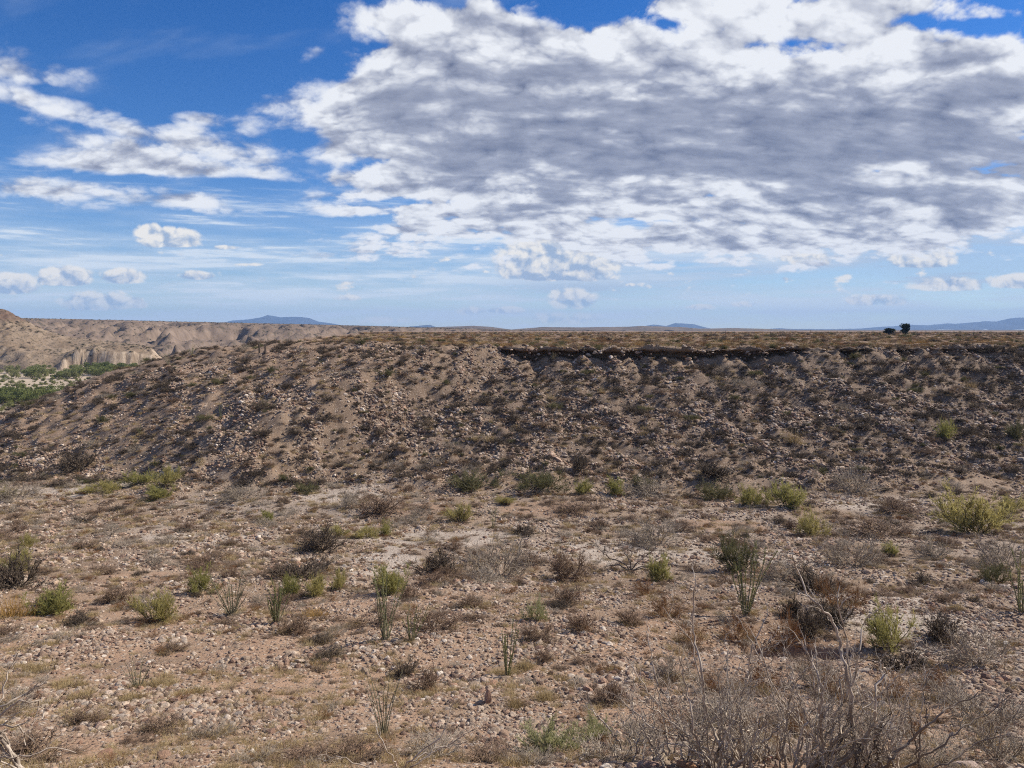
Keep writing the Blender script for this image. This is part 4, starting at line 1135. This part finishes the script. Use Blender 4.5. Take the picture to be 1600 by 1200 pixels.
def dead_shrub(seed, foot, limbs, label, mat=None, twig=7, twig_len=0.34, fine=4, wands=0, reach=(0.8, 1.6)):
    """a bare many-stemmed shrub: foot on the ground, limbs given as bends in space, twigs grown from them"""
    r = np.random.default_rng(seed); mat = mat or MAT_BARK
    fx, fy = foot; fz = float(height(np.array([fx]), np.array([fy]))[0])
    root = link("dead_shrub", None, (fx, fy, fz))
    o0 = np.array([fx, fy, fz])
    limbs = list(limbs)
    for _ in range(wands):
        a, t = r.uniform(0, 6.28), r.uniform(0.15, 0.6); h = r.uniform(*reach)
        P, _r = grow(r, o0[None] + r.normal(0, 0.22, (1, 3)) * np.array([1, 1, 0]), np.array([[math.cos(a) * t, math.sin(a) * t, 1.0]]), h, 0.01, 7, 0.13, 0.02)
        limbs.append((list(P[0]), r.uniform(0.008, 0.014)))
    for pts, r0 in limbs:
        P = np.array(pts, float) - o0
        if P[0][2] > 0.02: P = np.vstack([[r.normal(0, .05), r.normal(0, .05), -0.05], P])
        P = resample(P, max(8, 4 * len(P)))
        P[1:-1] += r.normal(0, 0.012, P[1:-1].shape)
        R = np.linspace(r0 * 1.35, r0 * 0.40, len(P))[None]
        br = link("branch", Build().add(tubes(P[None], R, 6)).mesh("branch", [mat]), parent=root)
        b = Build()
        o, d, _ = sprout(r, P[None], twig, 0.2, 1.0, 0.75, 0.25)
        P2, R2 = grow(r, o, d, r.uniform(0.5, 1.2, len(o)) * twig_len, r0 * 0.32, 5, 0.28, 0.05, 0.45); b.add(tubes(P2, R2, 4))
        o, d, _ = sprout(r, P2, fine, 0.15, 1.0, 0.8, 0.15)
        P3, R3 = grow(r, o, d, r.uniform(0.4, 1.1, len(o)) * twig_len * 0.5, r0 * 0.15, 3, 0.32, 0.05, 0.6); b.add(tubes(P3, R3, 3))
        link("twigs", b.mesh("twigs", [mat]), parent=br)
    return tag(root, label, "dead shrub")

def L(y, *uv): return [px_at(u, v, y + 0.12 * math.sin(i * 1.7 + y * 9)) for i, (u, v) in enumerate(uv)]
dead_shrub(1, (3.55, 8.9), [
    (L(8.8, (1334, 1130), (1322, 1050), (1313, 1010), (1302, 968), (1284, 950), (1263, 931), (1252, 902), (1238, 868)), 0.020),
    (L(9.0, (1330, 1120), (1326, 1030), (1319, 985), (1306, 945), (1312, 915)), 0.015),
    (L(8.7, (1336, 1060), (1342, 1022), (1345, 1000), (1348, 975), (1358, 962)), 0.016),
    (L(8.6, (1284, 1170), (1282, 1110), (1286, 1075), (1268, 1030), (1252, 1000)), 0.022),
    (L(8.5, (1346, 1170), (1365, 1135), (1368, 1100), (1366, 1075), (1386, 1052), (1379, 1036)), 0.022),
    (L(8.9, (1310, 1150), (1316, 1080), (1310, 1060), (1330, 1040), (1356, 1025)), 0.017),
    (L(8.8, (1393, 1115), (1387, 1075), (1380, 1050), (1372, 1036)), 0.014),
    (L(9.2, (1260, 1150), (1230, 1110), (1205, 1070), (1180, 1000)), 0.014)],
    "bare white branched dead shrub, tallest of the thicket with a long forked limb", twig=9, wands=24, reach=(0.9, 1.9))
dead_shrub(2, (2.55, 9.1), [
    (L(9.0, (1130, 1170), (1116, 1145), (1104, 1108), (1096, 1050), (1090, 1020), (1083, 995), (1083, 950), (1087, 905)), 0.017),
    (L(9.1, (1094, 1060), (1082, 1002), (1060, 978), (1036, 948)), 0.010),
    (L(8.8, (1084, 1150), (1080, 1120), (1074, 1080), (1066, 1040), (1062, 1012)), 0.013),
    (L(9.2, (1110, 1175), (1060, 1150), (1020, 1138), (990, 1110), (972, 1095)), 0.012),
    (L(9.0, (1120, 1170), (1150, 1120), (1168, 1060), (1175, 1010), (1200, 960)), 0.014),
    (L(8.9, (1100, 1180), (1070, 1165), (1040, 1160), (1020, 1172)), 0.010),
    (L(9.3, (1090, 1165), (1045, 1120), (1010, 1080), (985, 1035)), 0.010)],
    "slender grey dead shrub leaning left of the tallest one in the thicket", twig=9, wands=20, reach=(0.8, 1.7))
dead_shrub(3, (4.2, 8.6), [
    (L(8.4, (1392, 1186), (1420, 1158), (1446, 1136), (1470, 1117), (1498, 1098), (1528, 1082)), 0.015),
    (L(8.6, (1430, 1190), (1470, 1165), (1500, 1140), (1540, 1115), (1580, 1085)), 0.011),
    (L(8.5, (1432, 1192), (1435, 1150), (1450, 1115), (1440, 1085), (1452, 1050)), 0.010),
    (L(8.3, (1480, 1195), (1520, 1160), (1560, 1150), (1596, 1152)), 0.010)],
    "dark stemmed dead shrub reaching right over the pale boulder", MAT_BARKDARK, 12, 0.30, wands=8, reach=(0.5, 1.0))
dead_shrub(7, (3.2, 9.9), [], "pale dead shrub of upright wands behind the tallest one", None, 8, 0.3, wands=20, reach=(0.9, 1.8))
dead_shrub(8, (4.9, 9.6), [], "grey dead shrub of short upright wands behind the dark stemmed one", None, 8, 0.3, wands=18, reach=(0.7, 1.4))
dead_shrub(9, (2.0, 9.6), [], "low pale dead shrub with spreading wands at the thicket's end", None, 8, 0.3, wands=14, reach=(0.6, 1.2))
dead_shrub(4, (-5.75, 8.9), [
    (L(8.8, (-20, 1120), (12, 1098), (36, 1086), (60, 1072)), 0.020),
    (L(8.7, (-15, 1130), (30, 1096), (58, 1096), (70, 1108), (66, 1124)), 0.017),
    (L(8.6, (-20, 1150), (10, 1132), (30, 1136), (38, 1150), (40, 1165)), 0.016),
    (L(8.9, (-10, 1120), (8, 1080), (14, 1050), (28, 1020)), 0.011),
    (L(8.7, (0, 1185), (40, 1180), (80, 1168), (118, 1176)), 0.010)],
    "dead shrub with drooping dark arched limbs on the yellow grassy gravel", None, 8, 0.26)
dead_shrub(5, (-1.35, 8.9), [
    (L(8.8, (640, 1190), (690, 1150), (706, 1110), (712, 1080)), 0.008),
    (L(8.9, (650, 1195), (680, 1170), (720, 1162), (735, 1166)), 0.009),
    (L(8.7, (620, 1195), (600, 1165), (585, 1130), (570, 1105)), 0.008),
    (L(8.8, (560, 1195), (530, 1180), (505, 1190)), 0.009),
    (L(9.0, (640, 1190), (700, 1165), (740, 1140)), 0.008)],
    "low grey dead shrub with thin hooked twigs below the nearest ocotillo", None, 12, 0.22)
# the fine tangle of the thicket
for k, (u, v, w, h) in enumerate([(1000, 1170, 130, 36), (1090, 1185, 130, 40), (1200, 1185, 130, 44), (1330, 1190, 140, 44), (1450, 1192, 150, 44), (1540, 1130, 150, 56), (1260, 1140, 130, 50), (1380, 1150, 130, 50), (1140, 1130, 120, 44), (1300, 1080, 110, 44),
                                  (1560, 1190, 150, 60), (950, 1190, 120, 40), (1480, 1100, 110, 44), (1060, 1060, 80, 40)]):
    bare(DRY_GREY, k, u, v, w, h, "fine grey leafless brush filling the near dead thicket", "grey brush of the near thicket", "dead_bush")
for k, (u, v, w, h) in enumerate([(550, 1190, 110, 30), (680, 1185, 120, 36), (760, 1192, 90, 26), (830, 1196, 80, 24), (470, 1195, 90, 24), (400, 1190, 80, 20), (60, 1190, 130, 36), (20, 1110, 70, 40), (250, 1145, 70, 24), (330, 1150, 90, 24), (140, 1130, 60, 20)]):
    bare(DRY_GREY if k % 2 else DRY_BROWN, k, u, v, w, h, "wispy grey brown twig mat on the nearest rocky ground", "twig mats on the nearest ground", "twig_mat")
# fallen dark branches on the flat
def fallen():
    k = float(ground_at(985, 893)[1])
    q = lambda *uv: [px_at(u, v, k + 0.6 * math.sin(i * 2.1)) for i, (u, v) in enumerate(uv)]
    g = ground_at(985, 893)
    dead_shrub(6, (g[0], g[1]), [(q((975, 880), (952, 872), (938, 860), (930, 848)), 0.028), (q((968, 882), (950, 885), (930, 890)), 0.025), (q((985, 880), (975, 862), (960, 850)), 0.025),
                                 (q((995, 880), (1010, 868), (1025, 856)), 0.025), (q((1000, 885), (1040, 882), (1075, 885), (1095, 880)), 0.024), (q((1010, 886), (1030, 872), (1052, 862)), 0.02), (q((985, 876), (988, 858), (992, 845)), 0.022)],
               "fallen dark branches of a dead shrub spread on the pale gravel", MAT_BARKDARK, 14, 0.8, 7)
fallen()

# ---------------------------------------------------------------- scattered bushes
def free(x, y, r, k=0.75):
    if not PLACED: return np.ones(len(x), bool)
    P = np.array(PLACED); ok = np.ones(len(x), bool)
    for px, py, pr in P: ok &= np.hypot(x - px, y - py) > k * (pr + r)
    return ok

def scatter_bushes(n, y0, y1, dens, rlo, rhi, gap, half=0.80, seed=5, slope=None):
    r_ = np.random.default_rng(seed)
    y = np.sqrt(r_.uniform(y0 * y0, y1 * y1, n)); x = r_.uniform(-half, half, n) * y
    d = mesa_dist(x, y)
    k = r_.uniform(0, 1, n) < dens(x, y, d)
    x, y = x[k], y[k]; r = r_.uniform(0, 1, len(x)) ** 2.2 * (rhi - rlo) + rlo
    k = free(x, y, r); x, y, r = x[k], y[k], r[k]
    keep = []; cell = {}
    for i in range(len(x)):
        c = (int(x[i] // 2), int(y[i] // 2)); ok = True
        for a in (-1, 0, 1):
            for b in (-1, 0, 1):
                for j in cell.get((c[0] + a, c[1] + b), ()):
                    if (x[i] - x[j]) ** 2 + (y[i] - y[j]) ** 2 < (gap * (r[i] + r[j])) ** 2: ok = False; break
        if ok: cell.setdefault(c, []).append(i); keep.append(i)
    return x[keep], y[keep], r[keep]

def put_bushes(name, x, y, r, kinds, weights, label, group, cat, most, seed, hz=1.0, stuff="brush"):
    """the ones showing largest as bushes of their own, the rest as one mass"""
    r_ = np.random.default_rng(seed)
    z = height(x, y); ki = r_.choice(len(kinds), len(x), p=np.array(weights) / sum(weights))
    ang = r_.uniform(0, 6.28, len(x)); zs = r * hz * r_.uniform(0.75, 1.25, len(x))
    seen = np.abs(x) < 0.68 * y
    order = np.argsort(-np.where(seen, r / y, 0))[:most]
    own = np.zeros(len(x), bool); own[order] = True; own &= seen
    for i in np.nonzero(own)[0]:
        tag(link(name, kinds[ki[i]], (x[i], y[i], z[i]), (0, 0, ang[i]), (r[i], r[i], zs[i])), label, cat, group)
    k = ~own
    if k.any():
        scatter_stuff(stuff, kinds, np.stack([x, y, z], -1)[k], np.stack([0 * ang, 0 * ang, ang], -1)[k], np.stack([r, r, zs], -1)[k], ki[k])

dens_slope = lambda x, y, d: (d > -1.2) * (y > 66 + 0.02 * x) * (1 - (d > -1.5) * (d < 2.2) * (x > -4) * (x < 36)) * np.clip(0.30 + 0.75 * sstep(-14, 8, x - 0.68 * (y - 97)) + 0.9 * fbm(x / 7, y / 7, 3, 801) + 0.9 * fbm(x / 3.6 + 0.10 * y, y / 16.0, 3, 803), 0.03, 1)
x, y, r = scatter_bushes(20000, 64, 135, dens_slope, 0.30, 1.25, 0.58, seed=5)
put_bushes("slope_bush", x, y, r, DRY_DARK + DRY_BROWN[:2] + DRY_GREY[:1] + OLIVE_FAR, [5, 5, 4, 5, 3, 3, 2, 1.2, 1.2], "dark scrubby bush among hundreds dotting the opposite rocky slope", "dark bushes dotting the opposite slope", "bush", 300, 6, 0.95, "slope_brush")
dens_flat = lambda x, y, d: (y < 68) * (1 - 0.85 * bare_mask(x, y, None)) * np.clip(0.42 + 0.25 * sstep(36, 48, y) + 1.2 * fbm(x / 6, y / 6, 3, 811), 0.03, 1) * np.clip((y - 12) / 20, 0.12, 1)
x, y, r = scatter_bushes(4200, 12, 70, dens_flat, 0.22, 1.15, 0.72, seed=7)
put_bushes("brown_bush", x, y, r, DRY_BROWN + DRY_GREY[:2] + DRY_DARK[:2], [3, 3, 3, 3, 3, 3, 1.6, 1.6], "low brownish leafless bush, one of many scattered over the gravel flat", "low brown bushes over the gravel flat", "bush", 290, 8, 0.9, "flat_brush")
# grasses and brush along the mesa's top
def mesa_top():
    r_ = np.random.default_rng(21)
    n = 30000
    y = 97 + 560 * r_.uniform(0, 1, n) ** 1.7; x = r_.uniform(-0.8, 0.8, n) * y
    d = mesa_dist(x, y); k = d < -0.5; x, y = x[k], y[k]; n = len(x)
    kinds = STRAW + DRY_BROWN[:2] + [GOLD[0]] + OLIVE_FAR[:1] + RUST[:1]
    ki = r_.choice(len(kinds), n, p=np.array([2.5, 2.5, 2.5, 2, 2, .2, .4, 2.5]) / 14.6)
    big = np.isin(ki, [3, 4, 6, 7]); s = np.where(big, r_.uniform(0.3, 0.8, n), r_.uniform(0.7, 1.5, n)) * (1 + 0.0016 * (y - 97))
    z = height(x, y)
    scatter_stuff("mesa_grass", kinds, np.stack([x, y, z - 0.03], -1), np.stack([0 * x, 0 * x, r_.uniform(0, 6.28, n)], -1), np.stack([s, s, s * np.where(ki == 7, .6, .9)], -1), ki)
mesa_top()
def rim_brush():
    r_ = np.random.default_rng(23)
    x = r_.uniform(-70, 80, 420); y = rim_y(x) + r_.uniform(0.4, 9, 420) ** 1.0 + np.clip(-5 - x, 0, 33) * 0.85
    xs = r_.uniform(-0.7, 0.7, 520); ys = 130 + 330 * r_.uniform(0, 1, 520) ** 1.4; xs = xs * ys
    s = np.concatenate([r_.uniform(0.25, 0.75, 420), r_.uniform(0.5, 1.5, 520)])
    x, y = np.concatenate([x, xs]), np.concatenate([y, ys])
    k = mesa_dist(x, y) < 0; x, y, s = x[k], y[k], s[k]; n = len(x)
    kinds = DRY_BROWN[:2] + DRY_DARK[:2] + OLIVE_FAR + RUST[:1]
    ki = r_.choice(7, n, p=[.22, .18, .16, .14, .12, .10, .08])
    scatter_stuff("mesa_brush", kinds, np.stack([x, y, height(x, y) - 0.03], -1), np.stack([0 * x, 0 * x, r_.uniform(0, 6.28, n)], -1), np.stack([s, s, s * r_.uniform(.8, 1.3, n)], -1), ki)
rim_brush()
# scrub over the hills beyond the river
def hill_scrub():
    r_ = np.random.default_rng(25)
    x = np.concatenate([r_.uniform(-1150, 150, 26000), r_.uniform(-600, -250, 5000)]); y = np.concatenate([r_.uniform(800, 1650, 26000), r_.uniform(552, 800, 5000)])
    k = fbm(x / 60, y / 60, 3, 841) + r_.uniform(-.5, .5, len(x)) > 0.0; x, y = x[k], y[k]; n = len(x)
    z = np.where(y < 802, np.where(x < -245, rocky_hill(x, y), -60), badlands(x, y))
    keep = (z > -29) & (np.abs(x) < 0.72 * y); x, y, z = x[keep], y[keep], z[keep]; n = len(x)
    s = r_.uniform(0.5, 1.7, n)
    scatter_stuff("hill_scrub", OLIVE_FAR + DRY_DARK[:1], np.stack([x, y, z - 0.2], -1), np.stack([0 * x, 0 * x, r_.uniform(0, 6.28, n)], -1), np.stack([s, s, s], -1), r_.choice(3, n, p=[.3, .3, .4]))
hill_scrub()
# small dry tufts and litter between the stones
def litter():
    x, y = fan_points(26000, 6, 100, 0.84, 1.35)
    k = (fbm(x / 3.5, y / 3.5, 3, 831) + rng.uniform(-0.4, 0.4, len(x)) + 0.25 * (x < -1) * (y < 18) > 0.05) & (mesa_dist(x, y) > 0)
    x, y = x[k], y[k]
    P = np.array(PLACED); q = np.repeat(np.arange(len(P)), 9); a = rng.uniform(0, 6.28, len(q)); w_ = rng.uniform(0.2, 1.15, len(q)) * P[q, 2]  # litter also added under each placed plant to deepen its contact shade
    x, y = np.concatenate([x, P[q, 0] + w_ * np.cos(a)]), np.concatenate([y, P[q, 1] + w_ * np.sin(a)]); n = len(x)
    kinds = STRAW + RUST[:1] + DRY_BROWN[:2] + DRY_GREY[:1]
    straw = (x < 1) & (y < 20) & (rng.uniform(0, 1, n) < 0.65)
    ki = np.where(straw, rng.integers(0, 3, n), rng.choice(7, n, p=[.14, .12, .10, .12, .2, .2, .12]))
    s = np.where(ki < 3, rng.uniform(0.35, 0.9, n), rng.uniform(0.10, 0.30, n)) * np.clip(0.5 + y / 50, 0.5, 1.5)
    scatter_stuff("dry_litter", kinds, np.stack([x, y, height(x, y)], -1), np.stack([0 * x, 0 * x, rng.uniform(0, 6.28, n)], -1), np.stack([s, s, s * 0.8], -1), ki)
litter()

# broken blocks of the caprock ledge and boulders below it
def ledge():
    r_ = np.random.default_rng(41)
    for _ in range(110):
        x = r_.uniform(-3, 40) if r_.uniform() < 0.8 else r_.uniform(40, 66)
        y = float(rim_y(np.array([x]))[0]) - abs(r_.normal(0, 0.9)) + 0.25
        s = r_.uniform(0.15, 0.42) * (0.6 if x > 40 else 1)
        z = float(height(np.array([x]), np.array([y]))[0]) + 0.1 * s
        o = link("rock", ROCKS[int(r_.integers(len(ROCKS)))], (x, y, z), (r_.uniform(-.4, .4), r_.uniform(-.4, .4), r_.uniform(0, 6.3)), (s * r_.uniform(.9, 1.5), s, s * r_.uniform(.6, 1.0)))
        tag(o, "broken caprock block lying along the dark ledge at the mesa's rim", "rock", "caprock blocks along the mesa's rim")
ledge()

# single out those scattered things that stand next to something one can name
def pix_of(o):
    x, y, z = o.location
    f = y * math.cos(PITCH) - z * math.sin(PITCH)
    return 800 + FPX * x / f, 600 - FPX * (y * math.sin(PITCH) + z * math.cos(PITCH)) / f
NAMED_SPOTS = [(85, 950, "the bright green shrub by the gold clump"), (242, 965, "the pale shrub with a greyish base"), (456, 925, "the small green shrub behind the dense ocotillo"), (608, 920, "the bright green rounded shrub"),
               (838, 960, "the lone sage shrub"), (868, 1165, "the large pale sage shrub"), (1396, 995, "the broad green shrub behind white branches"), (1522, 815, "the widest olive yellow shrub"),
               (1226, 785, "the larger green shrub of the standing pair"), (1266, 830, "the yellow green shrub mixed with grey twigs"), (1482, 680, "the lone green shrub up the slope"), (965, 765, "the small vivid green shrub"),
               (782, 890, "the biggest grey leafless bush"), (500, 850, "the dark bush under the yellow green row"), (985, 885, "the fallen dark branches"), (1330, 870, "the broad flat topped grey bush"), (1330, 760, "the grey bush over deep shade"),
               (30, 905, "the dark grey bush under the yellowish shrub"), (1566, 870, "the large brownish bush on the stony bank"), (905, 725, "the single blackish bush low on the slope"), (125, 725, "the grey bush above the bright cluster"),
               (432, 960, "the dense green ocotillo"), (603, 985, "the tall thin ocotillo"), (793, 1045, "the slim ocotillo on the cobbles"), (600, 1130, "the nearest wiry ocotillo"), (215, 1065, "the grey fan shaped ocotillo"), (362, 950, "the brownish grey ocotillo"),
               (1166, 945, "the tall green ocotillo by the bare branches"), (762, 1090, "the upright pinkish stone"), (711, 1066, "the small tan stone with a shadow"), (1372, 1180, "the large smooth tan boulder"), (566, 1172, "the rust coloured flat boulder"),
               (165, 1176, "the reddish brown round boulder"), (258, 1178, "the wide half sunk brown boulder"), (160, 760, "the flat yellow shrub of the bright cluster"), (742, 755, "the widest dark olive shrub"), (417, 812, "the small green shrub on the pale wash"),
               (718, 808, "the yellow green shrub with arched twigs"), (345, 645, "the small ocotillo on the sunny nose"), (410, 548, "the pair of dark posts"), (1568, 546, "the stump like post")]
def single_out(name, noun, reach):
    obs = [o for o in COL.objects if o.parent is None and o.name.split('.')[0] == name]
    P = np.array([pix_of(o) for o in obs]); used = set()
    for (u, v, what) in NAMED_SPOTS:
        du, dv = P[:, 0] - u, (P[:, 1] - v) * 1.6
        dist = np.hypot(du, dv)
        for word, ok in (("left of", (du < 0) & (np.abs(du) > np.abs(dv))), ("right of", (du > 0) & (np.abs(du) > np.abs(dv))), ("in front of", (dv > 0) & (np.abs(dv) >= np.abs(du))), ("behind", (dv < 0) & (np.abs(dv) >= np.abs(du)))):
            c = np.where(ok, dist, 1e9); i = int(np.argmin(c))
            if c[i] < reach and i not in used:
                used.add(i); obs[i]['label'] = "%s just %s %s" % (noun, word, what)
single_out("brown_bush", "low brown bush", 90)
single_out("slope_bush", "dark slope bush", 80)
single_out("rock", "loose stone", 70)
single_out("dry_weed", "rust brown weed", 120)
# ---------------------------------------------------------------- trees and posts
def tree_parts(seed, leafmat, h=6.0, w=3.2, lobes=9, n=1500, leaf=0.34, sp=0.42):
    r = np.random.default_rng(seed)
    d = dome_dirs(r, 5, 0.45, 1.0)
    P, R = grow(r, np.stack([r.normal(0, .15, 5), r.normal(0, .15, 5), np.full(5, -0.3)], -1), d, h * 0.6, 0.16, 5, 0.18, 0.15, 0.35)
    trunk = Build().add(tubes(P, R, 5)).mesh("trunk", [MAT_STEM])
    c = np.stack([r.normal(0, w * sp, lobes), r.normal(0, w * sp, lobes), r.uniform(0.3, 0.85, lobes) * h], -1)
    s = r.uniform(0.30, 0.48, lobes) * w
    i = r.integers(0, lobes, n)
    v = unit(r.normal(size=(n, 3))) * (r.uniform(0, 1, (n, 1)) ** 0.4)
    o = c[i] + v * s[i][:, None] * np.array([1, 1, 0.8]); o[:, 2] = np.maximum(o[:, 2], 0.1)
    crown = Build().add(leaves(r, o, unit(v + r.normal(0, .5, (n, 3))), r.uniform(0.6, 1.2, n) * leaf, leaf * 0.8)).mesh("crown", [leafmat])
    return trunk, crown
MAT_TREE = plant_mat("riverside_leaf", (0.17, 0.205, 0.065), (0.24, 0.26, 0.095), 0.25)
MAT_TREE2 = plant_mat("riverside_pale_leaf", (0.25, 0.26, 0.105), (0.31, 0.31, 0.14), 0.25)
MAT_TREED = plant_mat("evergreen_leaf", (0.022, 0.032, 0.014), (0.03, 0.04, 0.018), 0.1)
T_DARK = [tree_parts(3000 + i, MAT_TREE) for i in range(4)]
T_PALE = [tree_parts(3010 + i, MAT_TREE2, 4.2, 3.0) for i in range(3)]

def tree_at(kind, x, y, z, s, sz, label, group=None, name="tree", cat="tree"):
    t, c = kind
    o = link(name, None, (x, y, z), (0, 0, rng.uniform(0, 6.28)), (s, s, sz))
    link("trunk", t, parent=o); link("crown", c, parent=o)
    return tag(o, label, cat, group)

def river_trees():
    r_ = np.random.default_rng(31)
    def row(n, u0, u1, y0, y1, kinds, s0, s1, label, group, name):
        for _ in range(n):
            y = r_.uniform(y0, y1); u = r_.uniform(u0, u1)
            s = r_.uniform(s0, s1)
            tree_at(kinds[r_.integers(len(kinds))], (u - 800) / FPX * y, y, -30.3, s, s * r_.uniform(0.75, 1.1), label, group, name)
    row(70, -40, 195, 468, 545, T_PALE + T_DARK[:1], 0.8, 1.4, "pale olive bushy tree in the belt along the foot of the cliffs", "pale trees at the foot of the cliffs", "riverside_tree")
    row(14, 138, 212, 505, 545, T_DARK, 1.1, 1.6, "deep green tree in the dark clump right under the pale cliff face", "deep green trees under the pale cliff", "riverside_tree")
    row(78, -60, 150, 300, 334, T_DARK, 0.8, 1.15, "dark green tree in the dense belt on the near bank of the dry river", "dark green trees on the near bank", "riverside_tree")
    row(34, 95, 215, 318, 400, T_PALE, 0.5, 0.85, "pale green bushy tree on the near bank where the belt thins out", "pale trees on the near bank", "riverside_tree")
    row(10, -30, 80, 282, 296, T_PALE, 0.35, 0.6, "low yellowish bush on the pale sand below the tree belt", "yellowish bushes on the pale sand", "riverside_bush")
    row(85, -40, 175, 392, 475, T_PALE, 0.22, 0.55, "small dull green bush dotted on the pale sand strip between the tree belts", "small bushes on the sand strip", "riverside_bush")
river_trees()
y_ = 345.0; tree_at(T_DARK[1], (32 - 800) / FPX * y_, y_, -30.3, 0.75, 1.15, "single taller dark tree standing up from the near belt before the sand strip")

# on the mesa's far skyline
def on_top(u, y): 
    x = (u - 800) / FPX * y
    return x, y, float(height(np.array([x]), np.array([y]))[0])
T_EVER = [tree_parts(3040 + i, MAT_TREED, 5.2, 2.4, 26, 4200, 0.34, 0.27) for i in range(2)]
x, y, z = on_top(1413, 330); tree_at(T_EVER[0], x, y, z, 1.05, 0.95, "dark rounded evergreen, tallest tree on the mesa's skyline")
x, y, z = on_top(1389, 335); tree_at(T_EVER[1], x, y, z, 1.15, 0.56, "dark low spreading tree beside the tallest evergreen on the mesa")
for (u, s, label) in [(1365, 0.75, "olive brush clump before the dark low tree on the mesa"), (1425, 0.8, "olive brush clump at the foot of the tallest evergreen"), (1468, 0.7, "thin olive bush on the mesa's skyline between posts"), (1590, 0.8, "olive bush at the mesa's far right skyline")]:
    x, y, z = on_top(u, 300); me = OLIVE_FAR[0]
    tag(link("skyline_bush", me, (x, y, z), (0, 0, u), (1.9 * s, 1.9 * s, 1.9 * s)), label, "bush")

MAT_POST = plant_mat("post_wood", (0.10, 0.08, 0.06), (0.13, 0.10, 0.08))
def post(x, y, z, h, w, label, group=None, name="fence_post"):
    bm = bmesh.new(); bmesh.ops.create_cone(bm, cap_ends=True, segments=7, radius1=w, radius2=w * 0.8, depth=h + 0.3)
    bmesh.ops.translate(bm, verts=bm.verts, vec=(0, 0, (h - 0.3) / 2))
    top = [v for v in bm.verts if v.co.z > h * 0.9]
    for i, v in enumerate(top): v.co.z += 0.25 * w * math.sin(i * 1.3)
    me = bpy.data.meshes.new(name); bm.to_mesh(me); bm.free(); me.materials.append(MAT_POST)
    return tag(link(name, me, (x, y, z), (rng.uniform(-.04, .04), rng.uniform(-.04, .04), 0)), label, "post", group)
for u, h in ((1133, 2.0), (1203, 1.6), (1265, 2.2), (1327, 2.1), (1445, 2.2), (1489, 1.9), (1520, 2.4), (1592, 2.2)):
    x, y, z = on_top(u, 290); post(x, y, z, h * 0.95, 0.085, "thin wooden post standing up from the mesa's skyline", "posts along the mesa's skyline")
for u, lab in ((405.5, "short dark post on the nose of the mesa, left one of a pair"), (414.5, "short dark post on the nose of the mesa, right one of a pair")):
    p = ground_at(u, 552.5); post(p[0], p[1], p[2], 15 * p[1] / FPX, 1.6 * p[1] / FPX, lab)
p = ground_at(1568, 551); post(p[0], p[1], p[2], 10 * p[1] / FPX, 2.4 * p[1] / FPX, "thick dark stump like post on the rim of the shaded slope")
# ---------------------------------------------------------------- the air between here and the mountains
def build_haze():
    bm = bmesh.new(); bmesh.ops.create_cube(bm, size=1.0)
    me = bpy.data.meshes.new("haze"); bm.to_mesh(me); bm.free()
    m = bpy.data.materials.new("haze_air"); m.use_nodes = True
    m.node_tree.nodes.clear()
    o_ = m.node_tree.nodes.new('ShaderNodeOutputMaterial'); v = m.node_tree.nodes.new('ShaderNodeVolumePrincipled')
    v.inputs['Color'].default_value = (0.34, 0.58, 1.0, 1); v.inputs['Density'].default_value = HAZE
    v.inputs['Anisotropy'].default_value = 0.0
    m.node_tree.links.new(v.outputs[0], o_.inputs['Volume'])
    me.materials.append(m)
    o = link("haze", me, (0, 0, 170), scale=(32000, 32000, 420))
    tag(o, kind='stuff')
HAZE = 0.00007
build_haze()
